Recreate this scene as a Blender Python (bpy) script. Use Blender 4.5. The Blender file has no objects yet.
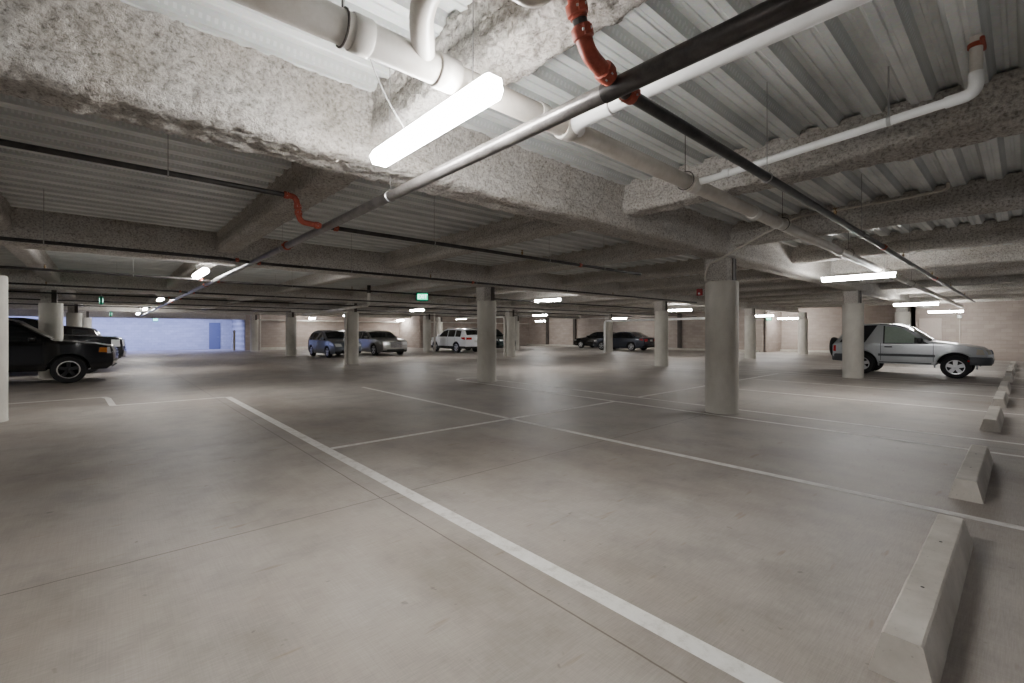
import bpy, bmesh, math, random
from mathutils import Vector, Matrix, noise
random.seed(7)
C = bpy.context.scene.collection
PI = math.pi

# ------------------------------------------------------------------ basics
def setp(o, label=None, cat=None, group=None, kind=None):
    if label: o['label'] = label
    if cat: o['category'] = cat
    if group: o['group'] = group
    if kind: o['kind'] = kind
    return o

def empty(name, loc, label, cat, group=None, rz=0.0):
    o = bpy.data.objects.new(name, None); C.objects.link(o)
    o.empty_display_size = .1
    o.location = loc; o.rotation_euler = (0, 0, rz)
    return setp(o, label, cat, group)

def link(name, me, parent=None, loc=(0, 0, 0), rot=(0, 0, 0)):
    o = bpy.data.objects.new(name, me); C.objects.link(o)
    o.parent = parent; o.location = loc; o.rotation_euler = rot
    return o

def bm2me(bm, name, mats, smooth=None):
    me = bpy.data.meshes.new(name); bm.normal_update(); bm.to_mesh(me); bm.free()
    for m in (mats if isinstance(mats, (list, tuple)) else [mats]): me.materials.append(m)
    if smooth is not None:
        me.shade_smooth()
        if smooth < 179: me.set_sharp_from_angle(angle=math.radians(smooth))
    return me

def obj(name, bm, mats, parent=None, smooth=None, loc=(0, 0, 0), rot=(0, 0, 0)):
    return link(name, bm2me(bm, name, mats, smooth), parent, loc, rot)

def box(bm, a, b, taper=None, mi=0):
    x0, y0, z0 = a; x1, y1, z1 = b
    tx, ty = taper or (0, 0)
    v = [bm.verts.new(p) for p in ((x0, y0, z0), (x1, y0, z0), (x1, y1, z0), (x0, y1, z0),
         (x0 + tx, y0 + ty, z1), (x1 - tx, y0 + ty, z1), (x1 - tx, y1 - ty, z1), (x0 + tx, y1 - ty, z1))]
    for f in ((3, 2, 1, 0), (4, 5, 6, 7), (0, 1, 5, 4), (1, 2, 6, 5), (2, 3, 7, 6), (3, 0, 4, 7)):
        bm.faces.new([v[i] for i in f]).material_index = mi
    return v

def bbox(a, b, bev=0, seg=2, taper=None):
    bm = bmesh.new(); box(bm, a, b, taper)
    if bev: bmesh.ops.bevel(bm, geom=bm.edges[:], offset=bev, segments=seg, profile=.5, affect='EDGES')
    return bm

def ring_frame(d):
    d = d.normalized()
    u = Vector((0, 0, 1)).cross(d)
    if u.length < 1e-4: u = Vector((1, 0, 0))
    u.normalize(); return u, d.cross(u)

def fillet(pts, R, n=6):
    pts = [Vector(p) for p in pts]
    out = [pts[0]]
    for i in range(1, len(pts) - 1):
        a, b, c = pts[i - 1], pts[i], pts[i + 1]
        d1 = (a - b).normalized(); d2 = (c - b).normalized()
        r = min(R, (a - b).length * .49, (c - b).length * .49)
        p, q = b + d1 * r, b + d2 * r
        for k in range(n + 1):
            t = k / n
            out.append(p * (1 - t) ** 2 + b * 2 * t * (1 - t) + q * t * t)
    out.append(pts[-1]); return out

def tube(bm, pts, r, R=0, seg=14, caps=True, mi=0):
    path = fillet(pts, R) if R else [Vector(p) for p in pts]
    rings = []
    u = None
    for i, p in enumerate(path):
        d = (path[min(i + 1, len(path) - 1)] - path[max(i - 1, 0)]).normalized()
        if u is None: u, w = ring_frame(d)
        else:
            u = (u - d * u.dot(d)).normalized(); w = d.cross(u)
        rr = r[i] if isinstance(r, (list, tuple)) else r
        rings.append([bm.verts.new(p + u * math.cos(2 * PI * k / seg) * rr + w * math.sin(2 * PI * k / seg) * rr) for k in range(seg)])
    for a, b in zip(rings, rings[1:]):
        for k in range(seg):
            f = bm.faces.new((a[k], a[(k + 1) % seg], b[(k + 1) % seg], b[k])); f.material_index = mi
    if caps:
        bm.faces.new(list(reversed(rings[0]))).material_index = mi
        bm.faces.new(rings[-1]).material_index = mi
    return bm

def tb(pts, r, R=0, seg=14): return tube(bmesh.new(), pts, r, R, seg)

def lathe(bm, prof, seg=24, axis='z', mi=0, o=(0, 0, 0)):
    rings = []
    for r, h in prof:
        ring = []
        for k in range(seg):
            a = 2 * PI * k / seg; c, s = math.cos(a) * r, math.sin(a) * r
            p = (c, s, h) if axis == 'z' else ((c, h, s) if axis == 'y' else (h, c, s))
            ring.append(bm.verts.new(Vector(p) + Vector(o)))
        rings.append(ring)
    for a, b in zip(rings, rings[1:]):
        for k in range(seg):
            bm.faces.new((a[k], a[(k + 1) % seg], b[(k + 1) % seg], b[k])).material_index = mi
    bmesh.ops.contextual_create  # caps below
    for ring in (rings[0], rings[-1]):
        if (ring[0].co - ring[seg // 2].co).length > 1e-4: bm.faces.new(ring).material_index = mi
    return bm

# ------------------------------------------------------------------ materials
def srgb(r, g, b):
    f = lambda c: (c / 255 / 12.92) if c / 255 <= .04045 else ((c / 255 + .055) / 1.055) ** 2.4
    return (f(r), f(g), f(b), 1)

class N:
    def __init__(s, name):
        s.m = bpy.data.materials.new(name); s.m.use_nodes = True
        s.t = s.m.node_tree; s.b = s.t.nodes['Principled BSDF']
    def n(s, typ, **kw):
        x = s.t.nodes.new(typ)
        for k, v in kw.items():
            if k.startswith('i_'):
                key = k[2:]; key = int(key) if key.isdigit() else key.replace('_', ' ')
                x.inputs[key].default_value = v
            else: setattr(x, k, v)
        return x
    def l(s, a, b): s.t.links.new(a, b)
    def co(s): return s.n('ShaderNodeTexCoord').outputs['Object']
    def noise(s, scale, vec=None, stretch=None, detail=4, rough=.6):
        v = vec or s.co()
        if stretch:
            mp = s.n('ShaderNodeMapping'); mp.inputs['Scale'].default_value = stretch; s.l(v, mp.inputs['Vector']); v = mp.outputs[0]
        t = s.n('ShaderNodeTexNoise'); t.inputs['Scale'].default_value = scale; t.inputs['Detail'].default_value = detail
        t.inputs['Roughness'].default_value = rough
        s.l(v, t.inputs['Vector']); return t.outputs['Fac']
    def ramp(s, fac, stops):
        r = s.n('ShaderNodeValToRGB'); e = r.color_ramp.elements
        while len(e) < len(stops): e.new(.5)
        for x, (p, c) in zip(e, stops): x.position = p; x.color = c
        s.l(fac, r.inputs['Fac']); return r.outputs['Color']
    def mix(s, fac, a, b, mode='MIX'):
        x = s.n('ShaderNodeMix', data_type='RGBA', blend_type=mode)
        for i, v in ((0, fac), (6, a), (7, b)):
            if hasattr(v, 'is_linked'): s.l(v, x.inputs[i])
            else: x.inputs[i].default_value = v
        return x.outputs[2]
    def math(s, op, a, b=None, c=None, clamp=False):
        x = s.n('ShaderNodeMath', operation=op); x.use_clamp = clamp
        for i, v in enumerate((a, b, c)):
            if v is None: continue
            if hasattr(v, 'is_linked'): s.l(v, x.inputs[i])
            else: x.inputs[i].default_value = v
        return x.outputs[0]
    def bump(s, h, strength=.3, dist=.01):
        x = s.n('ShaderNodeBump'); x.inputs['Strength'].default_value = strength; x.inputs['Distance'].default_value = dist
        s.l(h, x.inputs['Height']); s.l(x.outputs[0], s.b.inputs['Normal'])
    def base(s, c):
        if hasattr(c, 'is_linked'): s.l(c, s.b.inputs['Base Color'])
        else: s.b.inputs['Base Color'].default_value = c
    def pr(s, rough=.5, metal=0, **kw):
        s.b.inputs['Roughness'].default_value = rough; s.b.inputs['Metallic'].default_value = metal
        for k, v in kw.items(): s.b.inputs[k.replace('_', ' ')].default_value = v
        return s.m

def G(v): return (v, v, v, 1)

def plain(name, col, rough=.5, metal=0, var=.06, scale=14, **kw):
    a = N(name); f = a.noise(scale)
    lo = tuple(c * (1 - var) for c in col[:3]) + (1,); hi = tuple(min(1, c * (1 + var)) for c in col[:3]) + (1,)
    a.base(a.ramp(f, [(.3, lo), (.7, hi)])); return a.pr(rough, metal, **kw)

def emit(name, col, st):
    a = N(name); a.base(col); a.b.inputs['Emission Color'].default_value = col
    a.b.inputs['Emission Strength'].default_value = st; return a.pr(.4)

def mk_floor():
    a = N('brushed_concrete')
    v = a.co()
    big = a.noise(.35, v, detail=5)
    mid = a.noise(1.6, v, detail=6, rough=.65)
    c = a.ramp(big, [(.3, srgb(152, 143, 135)), (.5, srgb(170, 162, 154)), (.7, srgb(181, 174, 166))])
    st = a.ramp(mid, [(.34, G(.76)), (.52, G(.97)), (.72, G(1.06))])
    c = a.mix(1, c, st, 'MULTIPLY')
    # tyre dust / grime, drawn out along the drive aisle
    gr = a.noise(.5, v, (1.0, .35, 1), 5)
    c = a.mix(1, c, a.ramp(gr, [(.36, (.80, .77, .74, 1)), (.55, G(1))]), 'MULTIPLY')
    # fine broom lines run across the bays
    br = a.noise(1, v, (8, 130, 1), 3, .7)
    c = a.mix(1, c, a.ramp(br, [(.35, G(.89)), (.65, G(1.05))]), 'MULTIPLY')
    br2 = a.noise(1, v, (160, 3, 1), 2, .7)
    c = a.mix(1, c, a.ramp(br2, [(.35, G(.94)), (.65, G(1.03))]), 'MULTIPLY')
    sp = a.noise(11, v, detail=2)
    c = a.mix(1, c, a.ramp(sp, [(.24, G(.66)), (.30, G(1))]), 'MULTIPLY')
    scr = a.noise(2.3, v, (1, 5, 1), 2)
    c = a.mix(1, c, a.ramp(scr, [(.27, (.86, .80, .73, 1)), (.34, G(1))]), 'MULTIPLY')
    # saw-cut joints
    s = a.n('ShaderNodeSeparateXYZ'); a.l(v, s.inputs[0])
    tot = None
    wob = a.math('MULTIPLY', a.math('SUBTRACT', a.noise(3, v), .5), .012)
    for ax, vals in (('X', (1.73, 8.1, 13, 17.3, 26)), ('Y', (3.62, 10.1, 19.5, 28.7))):
        for q in vals:
            d = a.math('ABSOLUTE', a.math('SUBTRACT', a.math('ADD', s.outputs[ax], wob), q))
            m = a.math('LESS_THAN', d, .005)
            tot = m if tot is None else a.math('MAXIMUM', tot, m)
    c = a.mix(a.math('MULTIPLY', tot, .75), c, srgb(84, 74, 66))
    a.base(c)
    a.bump(a.math('ADD', br, a.math('MULTIPLY', mid, .8)), .14, .004)
    a.l(a.math('MULTIPLY_ADD', mid, .25, .42), a.b.inputs['Roughness'])
    a.b.inputs['Specular IOR Level'].default_value = .35
    return a.m

def mk_spray(name='sprayed_fireproofing', tone=1.0):
    a = N(name); v = a.co()
    f = a.noise(38, v, detail=6, rough=.7); g = a.noise(2.2, v, detail=4)
    c = a.ramp(f, [(.30, srgb(116, 110, 103)), (.50, srgb(190, 185, 178)), (.7, srgb(218, 214, 208))])  # dark end paints crevice shade into the colour, matching the bump
    c = a.mix(1, c, a.ramp(g, [(.3, (.86, .83, .79, 1)), (.6, G(1))]), 'MULTIPLY')
    a.base(c); a.bump(f, 1, .03); return a.pr(.95)

def mk_deck():
    a = N('galvanised_deck'); v = a.co()
    vor = a.n('ShaderNodeTexVoronoi'); vor.inputs['Scale'].default_value = 60; a.l(v, vor.inputs['Vector'])
    g = a.noise(1.3, v, (1, 3, 1), 4)
    c = a.ramp(g, [(.3, srgb(188, 191, 189)), (.55, srgb(212, 214, 211)), (.75, srgb(228, 229, 226))])
    c = a.mix(.12, c, vor.outputs['Color'], 'SOFT_LIGHT')
    # pressed embossments painted as short light-catching pale dashes, on the sloping rib sides only
    s = a.n('ShaderNodeSeparateXYZ'); a.l(v, s.inputs[0])
    dash = a.math('GREATER_THAN', a.math('SINE', a.math('MULTIPLY', s.outputs['X'], 2 * PI / .04)), .1)
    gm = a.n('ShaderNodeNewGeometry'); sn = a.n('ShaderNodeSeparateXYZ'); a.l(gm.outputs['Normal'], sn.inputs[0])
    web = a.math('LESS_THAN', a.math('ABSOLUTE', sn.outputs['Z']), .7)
    zb = a.math('LESS_THAN', a.math('ABSOLUTE', a.math('SUBTRACT', s.outputs['Z'], 3.257)), .013)
    k = a.math('MULTIPLY', a.math('MULTIPLY', dash, web), zb)
    c = a.mix(a.math('MULTIPLY', k, .45), c, G(.92))
    c = a.mix(a.math('MULTIPLY', web, .35), c, srgb(150, 154, 151))  # sloping rib sides painted darker, their shade put into the colour
    spk = a.noise(45, v, detail=1)
    c = a.mix(a.ramp(spk, [(.72, G(0)), (.75, G(.7))]), c, G(.75))
    a.base(c); a.bump(a.noise(9, v), .08, .01)
    return a.pr(.5, .12)

def mk_block(name, c1, c2, mortar, swap=False):
    a = N(name); v = a.co()
    mp = a.n('ShaderNodeMapping'); mp.inputs['Rotation'].default_value = (PI / 2, 0, PI / 2 if swap else 0) if False else (0, 0, 0)
    s = a.n('ShaderNodeSeparateXYZ'); a.l(v, s.inputs[0]); cb = a.n('ShaderNodeCombineXYZ')
    a.l(s.outputs['Y' if swap else 'X'], cb.inputs[0]); a.l(s.outputs['Z'], cb.inputs[1])
    b = a.n('ShaderNodeTexBrick'); b.offset = .5
    b.inputs['Scale'].default_value = 1; b.inputs['Brick Width'].default_value = .4; b.inputs['Row Height'].default_value = .2
    b.inputs['Mortar Size'].default_value = .008; b.inputs['Color1'].default_value = c1; b.inputs['Color2'].default_value = c2; b.inputs['Mortar'].default_value = mortar
    b.inputs['Bias'].default_value = 0
    a.l(cb.outputs[0], b.inputs['Vector'])
    n = a.noise(1.2, v, (1, 1, 3), 5)
    c = a.mix(1, b.outputs['Color'], a.ramp(n, [(.3, G(.86)), (.7, G(1.06))]), 'MULTIPLY')
    a.base(c); return a.pr(.9)

def mk_conc(name, c1, c2, scale=2.2, stretch=(1, 1, .5)):
    a = N(name); v = a.co()
    f = a.noise(scale, v, stretch, 6, .62); g = a.noise(45, v, None, 2)
    c = a.ramp(f, [(.32, c1), (.68, c2)])
    c = a.mix(1, c, a.ramp(g, [(.26, G(.78)), (.36, G(1))]), 'MULTIPLY')
    a.base(c); a.bump(f, .12, .01); return a.pr(.8)

def mk_paint():
    a = N('worn_line_paint'); v = a.co()
    n = a.noise(9, v, None, 6, .75)
    a.base(a.ramp(n, [(.32, srgb(190, 185, 177)), (.5, srgb(222, 219, 214)), (.7, srgb(232, 230, 226))])); return a.pr(.7)

def mk_pipe(name, c1, c2, rough, metal, scale=5):
    a = N(name); v = a.co()
    f = a.noise(scale, v, None, 6, .7)
    a.base(a.ramp(f, [(.35, c1), (.6, c2)]))
    return a.pr(rough, metal)

M = dict(
    floor=mk_floor(), spray=mk_spray(), deck=mk_deck(),
    block=mk_block('brown_block_wall', srgb(160, 147, 138), srgb(171, 158, 149), srgb(154, 142, 133)),
    blockx=mk_block('brown_block_wall_side', srgb(164, 152, 143), srgb(174, 162, 153), srgb(157, 146, 138), True),
    white_block=mk_block('painted_block_wall', srgb(186, 188, 194), srgb(198, 200, 205), srgb(172, 174, 180)),
    conc=mk_conc('cast_concrete', srgb(184, 179, 169), srgb(208, 204, 194)),
    stop=mk_conc('precast_concrete', srgb(172, 165, 155), srgb(204, 198, 188), 3.5, (1, 1, 1)),
    paint=mk_paint(),
    pvc=mk_pipe('white_plastic_pipe', srgb(190, 183, 172), srgb(214, 210, 203), .35, 0, 2.5),
    pvcd=mk_pipe('dusty_plastic_pipe', srgb(182, 174, 162), srgb(206, 200, 190), .45, 0, 2.5),
    pvcw=mk_pipe('clean_plastic_pipe', srgb(222, 221, 218), srgb(236, 236, 234), .32, 0, 2),
    steel=mk_pipe('black_steel_pipe', srgb(42, 39, 38), srgb(66, 62, 60), .36, .45, 8),
    greysteel=mk_pipe('grey_steel_pipe', srgb(96, 92, 90), srgb(128, 124, 121), .34, .6, 6),
    red=mk_pipe('red_pipe_fitting', srgb(134, 56, 40), srgb(164, 76, 56), .55, 0, 14),
    zinc=plain('zinc_plated', srgb(176, 176, 174), .38, .8),
    wire=plain('grey_wire', srgb(150, 148, 145), .5, .2),
    brass=plain('brass', srgb(128, 106, 74), .45, .6),
    darksteel=mk_conc('primed_steel', srgb(70, 64, 60), srgb(98, 90, 84)),
    housing=plain('white_fixture_housing', srgb(226, 226, 224), .45),
    tube=emit('lit_diffuser', (.995, .985, .975, 1), 60.0),
    blackplastic=plain('black_plastic', srgb(26, 26, 28), .55),
    greyplastic=plain('grey_plastic_cladding', srgb(66, 68, 72), .6),
    rubber=plain('tyre_rubber', srgb(22, 22, 23), .8),
    alloy=plain('alloy_rim', srgb(196, 197, 199), .3, .7),
    darkrim=plain('dark_rim', srgb(42, 42, 44), .35, .6),
    chrome=plain('chrome', srgb(215, 217, 220), .12, .95),
    glass=plain('dark_tinted_glass', srgb(20, 23, 25), .06, 0, Specular_IOR_Level=.7),
    glass_green=plain('green_window_glass', srgb(146, 160, 148), .1, 0, Specular_IOR_Level=.6),
    glass_lit=plain('pale_windscreen_glass', srgb(120, 128, 128), .08, 0, Specular_IOR_Level=.7),
    lamp=plain('clear_lamp_lens', srgb(205, 207, 205), .12, .3),
    lamp_old=plain('hazy_lamp_lens', srgb(170, 164, 150), .2),
    amber=plain('amber_lens', srgb(214, 128, 46), .2),
    tail=plain('red_tail_lens', srgb(176, 28, 34), .15),
    softtop=plain('black_soft_top', srgb(24, 24, 26), .8),
    plate=plain('pale_licence_plate', srgb(200, 202, 200), .4),
    exit=emit('green_exit_face', srgb(20, 200, 150), 1.3),
    exitw=emit('white_exit_letters', (.75, 1, .95, 1), 2.6),
    exitbox=plain('green_exit_housing', srgb(24, 120, 92), .4),
    alarmred=plain('alarm_red', srgb(150, 34, 34), .4),
    yellow=plain('faded_yellow_paint', srgb(150, 140, 104), .6),
    bluedoor=plain('blue_grey_door', srgb(112, 118, 142), .5),
    whitedoor=plain('pale_grey_door', srgb(184, 172, 163), .5),
    seam=plain('dark_seam', srgb(16, 16, 17), .7),
    strobe=plain('clear_strobe_lens', srgb(235, 235, 235), .2),
)
def carpaint(name, c, metal=.5, rough=.28, coat=.5, spec=.5): return plain(name, c, rough, metal, .03, 3, Coat_Weight=coat, Coat_Roughness=.06, Specular_IOR_Level=spec)

# ------------------------------------------------------------------ room shell
ZD = 3.22
def struct(name, bm, m, smooth=None): return setp(obj(name, bm, m, None, smooth), kind='structure')

bm = bmesh.new()
vs = [bm.verts.new(p) for p in ((-26, -1, 0), (39, -1, 0), (39, 47, 0), (-26, 47, 0))]; bm.faces.new(vs)
struct('floor', bm, M['floor'])

bm = bmesh.new()                                   # ribbed metal deck: the ribs run along X
prof = [(0, 0), (.045, 0), (.053, .007), (.072, .007), (.08, 0), (.125, 0), (.163, .076), (.2, .076), (.206, .07), (.224, .07), (.23, .076), (.267, .076)]
prev = None; y = -1.045
while y < 47.2:
    for py, pz in prof:
        cur = (bm.verts.new((-26, y + py, ZD + pz)), bm.verts.new((39, y + py, ZD + pz)))
        if prev: bm.faces.new((prev[0], cur[0], cur[1], prev[1]))
        prev = cur
    y += .305
struct('ceiling', bm, M['deck'])

def wall(name, a, b, m): return struct(name, bbox(a, b), m)
WZ = 3.3
wall('wall_far', (8, 40, 0), (21.2, 40.3, WZ), M['block'])
wall('wall_far_step', (21.0, 36.2, 0), (21.3, 40, WZ), M['blockx'])
wall('wall_far_corner', (21.0, 36, 0), (34.8, 36.2, WZ), M['block'])
wall('wall_right', (34.5, 12.1, 0), (34.8, 36.1, WZ), M['blockx'])
wall('wall_right_return', (34.5, 12.0, 0), (37.7, 12.2, WZ), M['block'])
wall('wall_right_recess', (37.4, 4.2, 0), (37.7, 12.1, WZ), M['blockx'])
wall('wall_right_front', (33.3, -1, 0), (33.6, 4.2, WZ), M['blockx'])
wall('wall_right_front_return', (33.3, 4.0, 0), (37.6, 4.2, WZ), M['block'])
wall('wall_alcove', (-26, 45, 0), (8.3, 45.3, WZ), M['white_block'])
wall('wall_alcove_side', (8, 40.2, 0), (8.3, 45, WZ), M['white_block'])
wall('wall_near', (-26, -1.0, 0), (33.4, -.75, WZ), M['white_block'])
wall('wall_left', (-26.3, -1, 0), (-26, 45, WZ), M['white_block'])
struct('wall_alcove_lintel', bbox((-26, 39.9, 2.36), (8, 40.1, WZ)), M['spray'])
def door(name, bm, m):
    o = struct(name, bm, m); return o
d = door('door_1', bbox((6.35, 44.94, 0), (7.15, 45.0, 2.2), .01), M['bluedoor'])
obj('door_handle', tb([(7.05, 44.93, 1.0), (7.05, 44.88, 1.0), (6.93, 44.88, 1.0)], .012), M['zinc'], d)
d = door('door_2', bbox((33.22, 2.95, 0), (33.3, 3.85, 2.15), .01), M['whitedoor'])
obj('door_handle', tb([(33.22, 3.05, 1.0), (33.17, 3.05, 1.0), (33.17, 3.17, 1.0)], .012), M['zinc'], d)
for i, (a, b) in enumerate((((9, 39.7, 0), (16.5, 40, .2)), ((17.5, 39.75, 0), (21, 40, .12)), ((34.1, 12.5, 0), (34.5, 36, .14)), ((37.1, 4.2, 0), (37.4, 12, .14)))):
    struct('trim_%d' % (i + 1), bbox(a, b, .02), M['conc'])
for i, yy in enumerate((18.3, 29.3, 33.0)):
    struct('trim_%d' % (i + 5), bbox((34.3, yy, 0), (34.55, yy + .28, 2.9), .01), M['darksteel'])

# sprayed beams ------------------------------------------------------------
def beam_profile(w, wweb, zt, zb, n):
    h = zt - zb
    pts = [(w * .95, zt), (w, zt - .05), (w * .95, zt - .10), (wweb, zt - .19), (wweb, zb + .22), (w * .93, zb + .14), (w, zb + .08), (w * .93, zb + .01), (w * .6, zb - .012), (0, zb)]
    pts += [(-x, z) for x, z in reversed(pts[:-1])]
    L = [0]
    for p, q in zip(pts, pts[1:]): L.append(L[-1] + math.dist(p, q))
    out = []
    for i in range(n + 1):
        s = L[-1] * i / n
        j = max(k for k in range(len(L)) if L[k] <= s + 1e-9); j = min(j, len(pts) - 2)
        t = (s - L[j]) / (L[j + 1] - L[j]); out.append((pts[j][0] + (pts[j + 1][0] - pts[j][0]) * t, pts[j][1] + (pts[j + 1][1] - pts[j][1]) * t))
    # soften
    for _ in range(2 if n > 30 else 0):
        out = [out[0]] + [((a[0] + 2 * b[0] + c[0]) / 4, (a[1] + 2 * b[1] + c[1]) / 4) for a, b, c in zip(out, out[1:], out[2:])] + [out[-1]]
    return out

def beam(name, axis, fixed, s0, s1, w, wweb, zb, fine):
    n = 84 if fine == 2 else (44 if fine == 1 else 18)
    pr_ = beam_profile(w, wweb, ZD + .05, zb, n)
    st = [s0]
    while st[-1] < s1:
        p = Vector((st[-1], fixed, 1.8)) if axis == 'X' else Vector((fixed, st[-1], 1.8))
        dcam = math.hypot(p.x, p.y)
        st.append(min(s1, st[-1] + (max(.019, dcam * .0075) if fine == 2 else max(.05, dcam * .02) if fine == 1 else max(.25, dcam * .05))))
    bm = bmesh.new(); prev = None
    nrm = []
    for i in range(len(pr_)):
        a, b = pr_[max(i - 1, 0)], pr_[min(i + 1, len(pr_) - 1)]
        d = Vector((b[0] - a[0], b[1] - a[1])).normalized(); nrm.append((d.y * -1, d.x))
    # outward: for points running +w -> bottom -> -w the outward normal is (-dz, dx)
    for s in st:
        ring = []
        dcam = math.hypot(s, fixed)
        amp = max(.25, min(1, 7 / max(dcam, .1)))
        for (q, z), (nx, nz) in zip(pr_, nrm):
            p = Vector((s, fixed + q, z)) if axis == 'X' else Vector((fixed + q, s, z))
            dd = 0
            if fine:
                dd = amp * (.018 * noise.noise(p * 22) + .013 * noise.noise(p * 41 + Vector((5, 0, 0)))) + .009 * noise.noise(p * 3.1) + .010 * noise.noise(p * 8)
            else: dd = .015 * noise.noise(p * 3.1)
            sx = nx * dd; sz = nz * dd
            p += (Vector((0, -sx, -sz)) if axis == 'X' else Vector((-sx, 0, -sz)))
            ring.append(bm.verts.new(p))
        if prev:
            for k in range(len(ring) - 1): bm.faces.new((prev[k], prev[k + 1], ring[k + 1], ring[k]))
        prev = ring
    bmesh.ops.recalc_face_normals(bm, faces=bm.faces[:])
    return struct(name, bm, M['spray'], 179)

GY = [(3.53, 2), (10.1, 1), (19.5, 0), (28.7, 0), (37.9, 0)]
for yy, fi in GY:
    x0, x1 = (-8, 33.4) if fi == 2 else (-25.9, 34)
    beam('ceiling_beam', 'X', yy, x0, x1, .23, .195, 2.70, fi)
BX = [(-16.9, 0), (-13.8, 0), (-10.65, 0), (-7.5, 0), (-4.35, 1), (-1.2, 1), (1.68, 2), (4.98, 2), (8.1, 1), (11.15, 1), (14.2, 0), (17.25, 0), (20.2, 0), (23.1, 0), (26, 0), (28.9, 0), (31.8, 0)]
for xx, fi in BX:
    beam('ceiling_beam', 'Y', xx, -.8, 39.8 if xx > 8 else 44.5, .17, .14, 2.89, fi)

# painted lines ------------------------------------------------------------
def strip(pts, w, name='parking_line'):
    bm = bmesh.new(); prev = None
    P = [Vector((p[0], p[1], 0)) for p in pts]
    for i, p in enumerate(P):
        d1 = (P[i] - P[i - 1]).normalized() if i else (P[1] - P[0]).normalized()
        d2 = (P[i + 1] - P[i]).normalized() if i < len(P) - 1 else d1
        t = (d1 + d2).normalized(); n_ = Vector((-t.y, t.x, 0)) * (w / 2 / max(.5, t.dot(d1)))
        cur = (bm.verts.new(p + n_ + Vector((0, 0, .002))), bm.verts.new(p - n_ + Vector((0, 0, .002))))
        if prev: bm.faces.new((prev[1], cur[1], cur[0], prev[0]))
        prev = cur
    bmesh.ops.recalc_face_normals(bm, faces=bm.faces[:])
    for f in bm.faces:
        if f.normal.z < 0: f.normal_flip()
    return struct(name, bm, M['paint'])
LW = .095
strip([(1.96, -.7), (1.96, 11.45)], .115)
strip([(4.88, -.7), (4.88, 11.25)], LW)
cap = [(8.12 - .42 * math.cos(a), 10.95 + .42 * math.sin(a)) for a in [PI * k / 12 for k in range(13)]]
strip([(7.70, -.7)] + cap + [(8.54, -.7)], .085)
for xx in (11.6, 14.45, 17.02, 17.72, 20.8, 23.6, 25.7, 26.4, 29.3): strip([(xx, -.7), (xx, 5.6 if xx not in (17.02, 17.72) else 11)], .085)
strip([(2.02, 5.55), (7.66, 5.52)], .085)
strip([(8.58, 5.54), (16.98, 5.56)], .085)
strip([(.09, 11.55), (1.9, 11.45)], .075)
strip([(-6.5, 13.25), (-.05, 13.2), (.02, 12.9), (.09, 11.52)], .10)
for xx, ya, yb in ((11.2, 16.2, 18), (14.2, 16.3, 19), (20.4, 14, 19), (23.4, 14, 19)): pass

# wheel stops --------------------------------------------------------------
def wheel_stop_bm(L, seed):
    bm = bmesh.new(); r = random.Random(seed)
    n = 24
    sec = [(-.105, 0), (-.066, .158), (-.058, .165), (.058, .165), (.066, .158), (.105, 0)]
    rings = []
    for i in range(n + 1):
        s = -L / 2 + L * i / n
        rings.append([bm.verts.new((s + (.028 * (1 if i == 0 else -1) * z / .165 if i in (0, n) else 0), q + r.uniform(-.0012, .0012), max(0, z + (r.uniform(-.0015, .0015) if z else 0)))) for q, z in sec])
    for a, b in zip(rings, rings[1:]):
        for k in range(6): bm.faces.new((a[k], b[k], b[(k + 1) % 6], a[(k + 1) % 6]))
    bm.faces.new(rings[0]); bm.faces.new(list(reversed(rings[-1])))
    bmesh.ops.recalc_face_normals(bm, faces=bm.faces[:])
    return bm
stops = [(3.315, 1.90, 'long pale concrete wheel stop with a dark pin hole and scuffed top, biggest in view'),
         (6.25, 1.83, 'concrete wheel stop next in line behind the biggest one, alone in its bay'),
         (10.22, 1.83, 'concrete wheel stop past the double white line, first of the receding touching row'),
         (13.25, 1.83, 'concrete wheel stop just behind the first stop past the double line'),
         (16.1, 1.83, 'concrete wheel stop one bay before the silver two-door off-roader'),
         (19.75, 1.83, 'concrete wheel stop under the nose of the silver two-door off-roader'),
         (22.4, 1.83, 'concrete wheel stop in the first bay beyond the silver two-door off-roader'),
         (25.0, 1.83, 'concrete wheel stop in the second bay beyond the silver two-door off-roader'),
         (27.9, 1.83, 'last small concrete wheel stop before the brown block wall')]
for i, (x, L, lb) in enumerate(stops):
    t = empty('wheel_stop', (x, .33, 0), lb, 'wheel stop', 'concrete wheel stops along the bay ends')
    obj('stop_block', wheel_stop_bm(L, i), M['stop'], t)
    if i < 2:
        for sx in (-.36, .36):
            bm = bmesh.new(); lathe(bm, [(.0, .1645), (.007, .1645), (.008, .166), (.0, .1665)], 12, o=(sx * L / 1.9, .0, 0)); obj('anchor_pin', bm, M['seam'], t)

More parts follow.
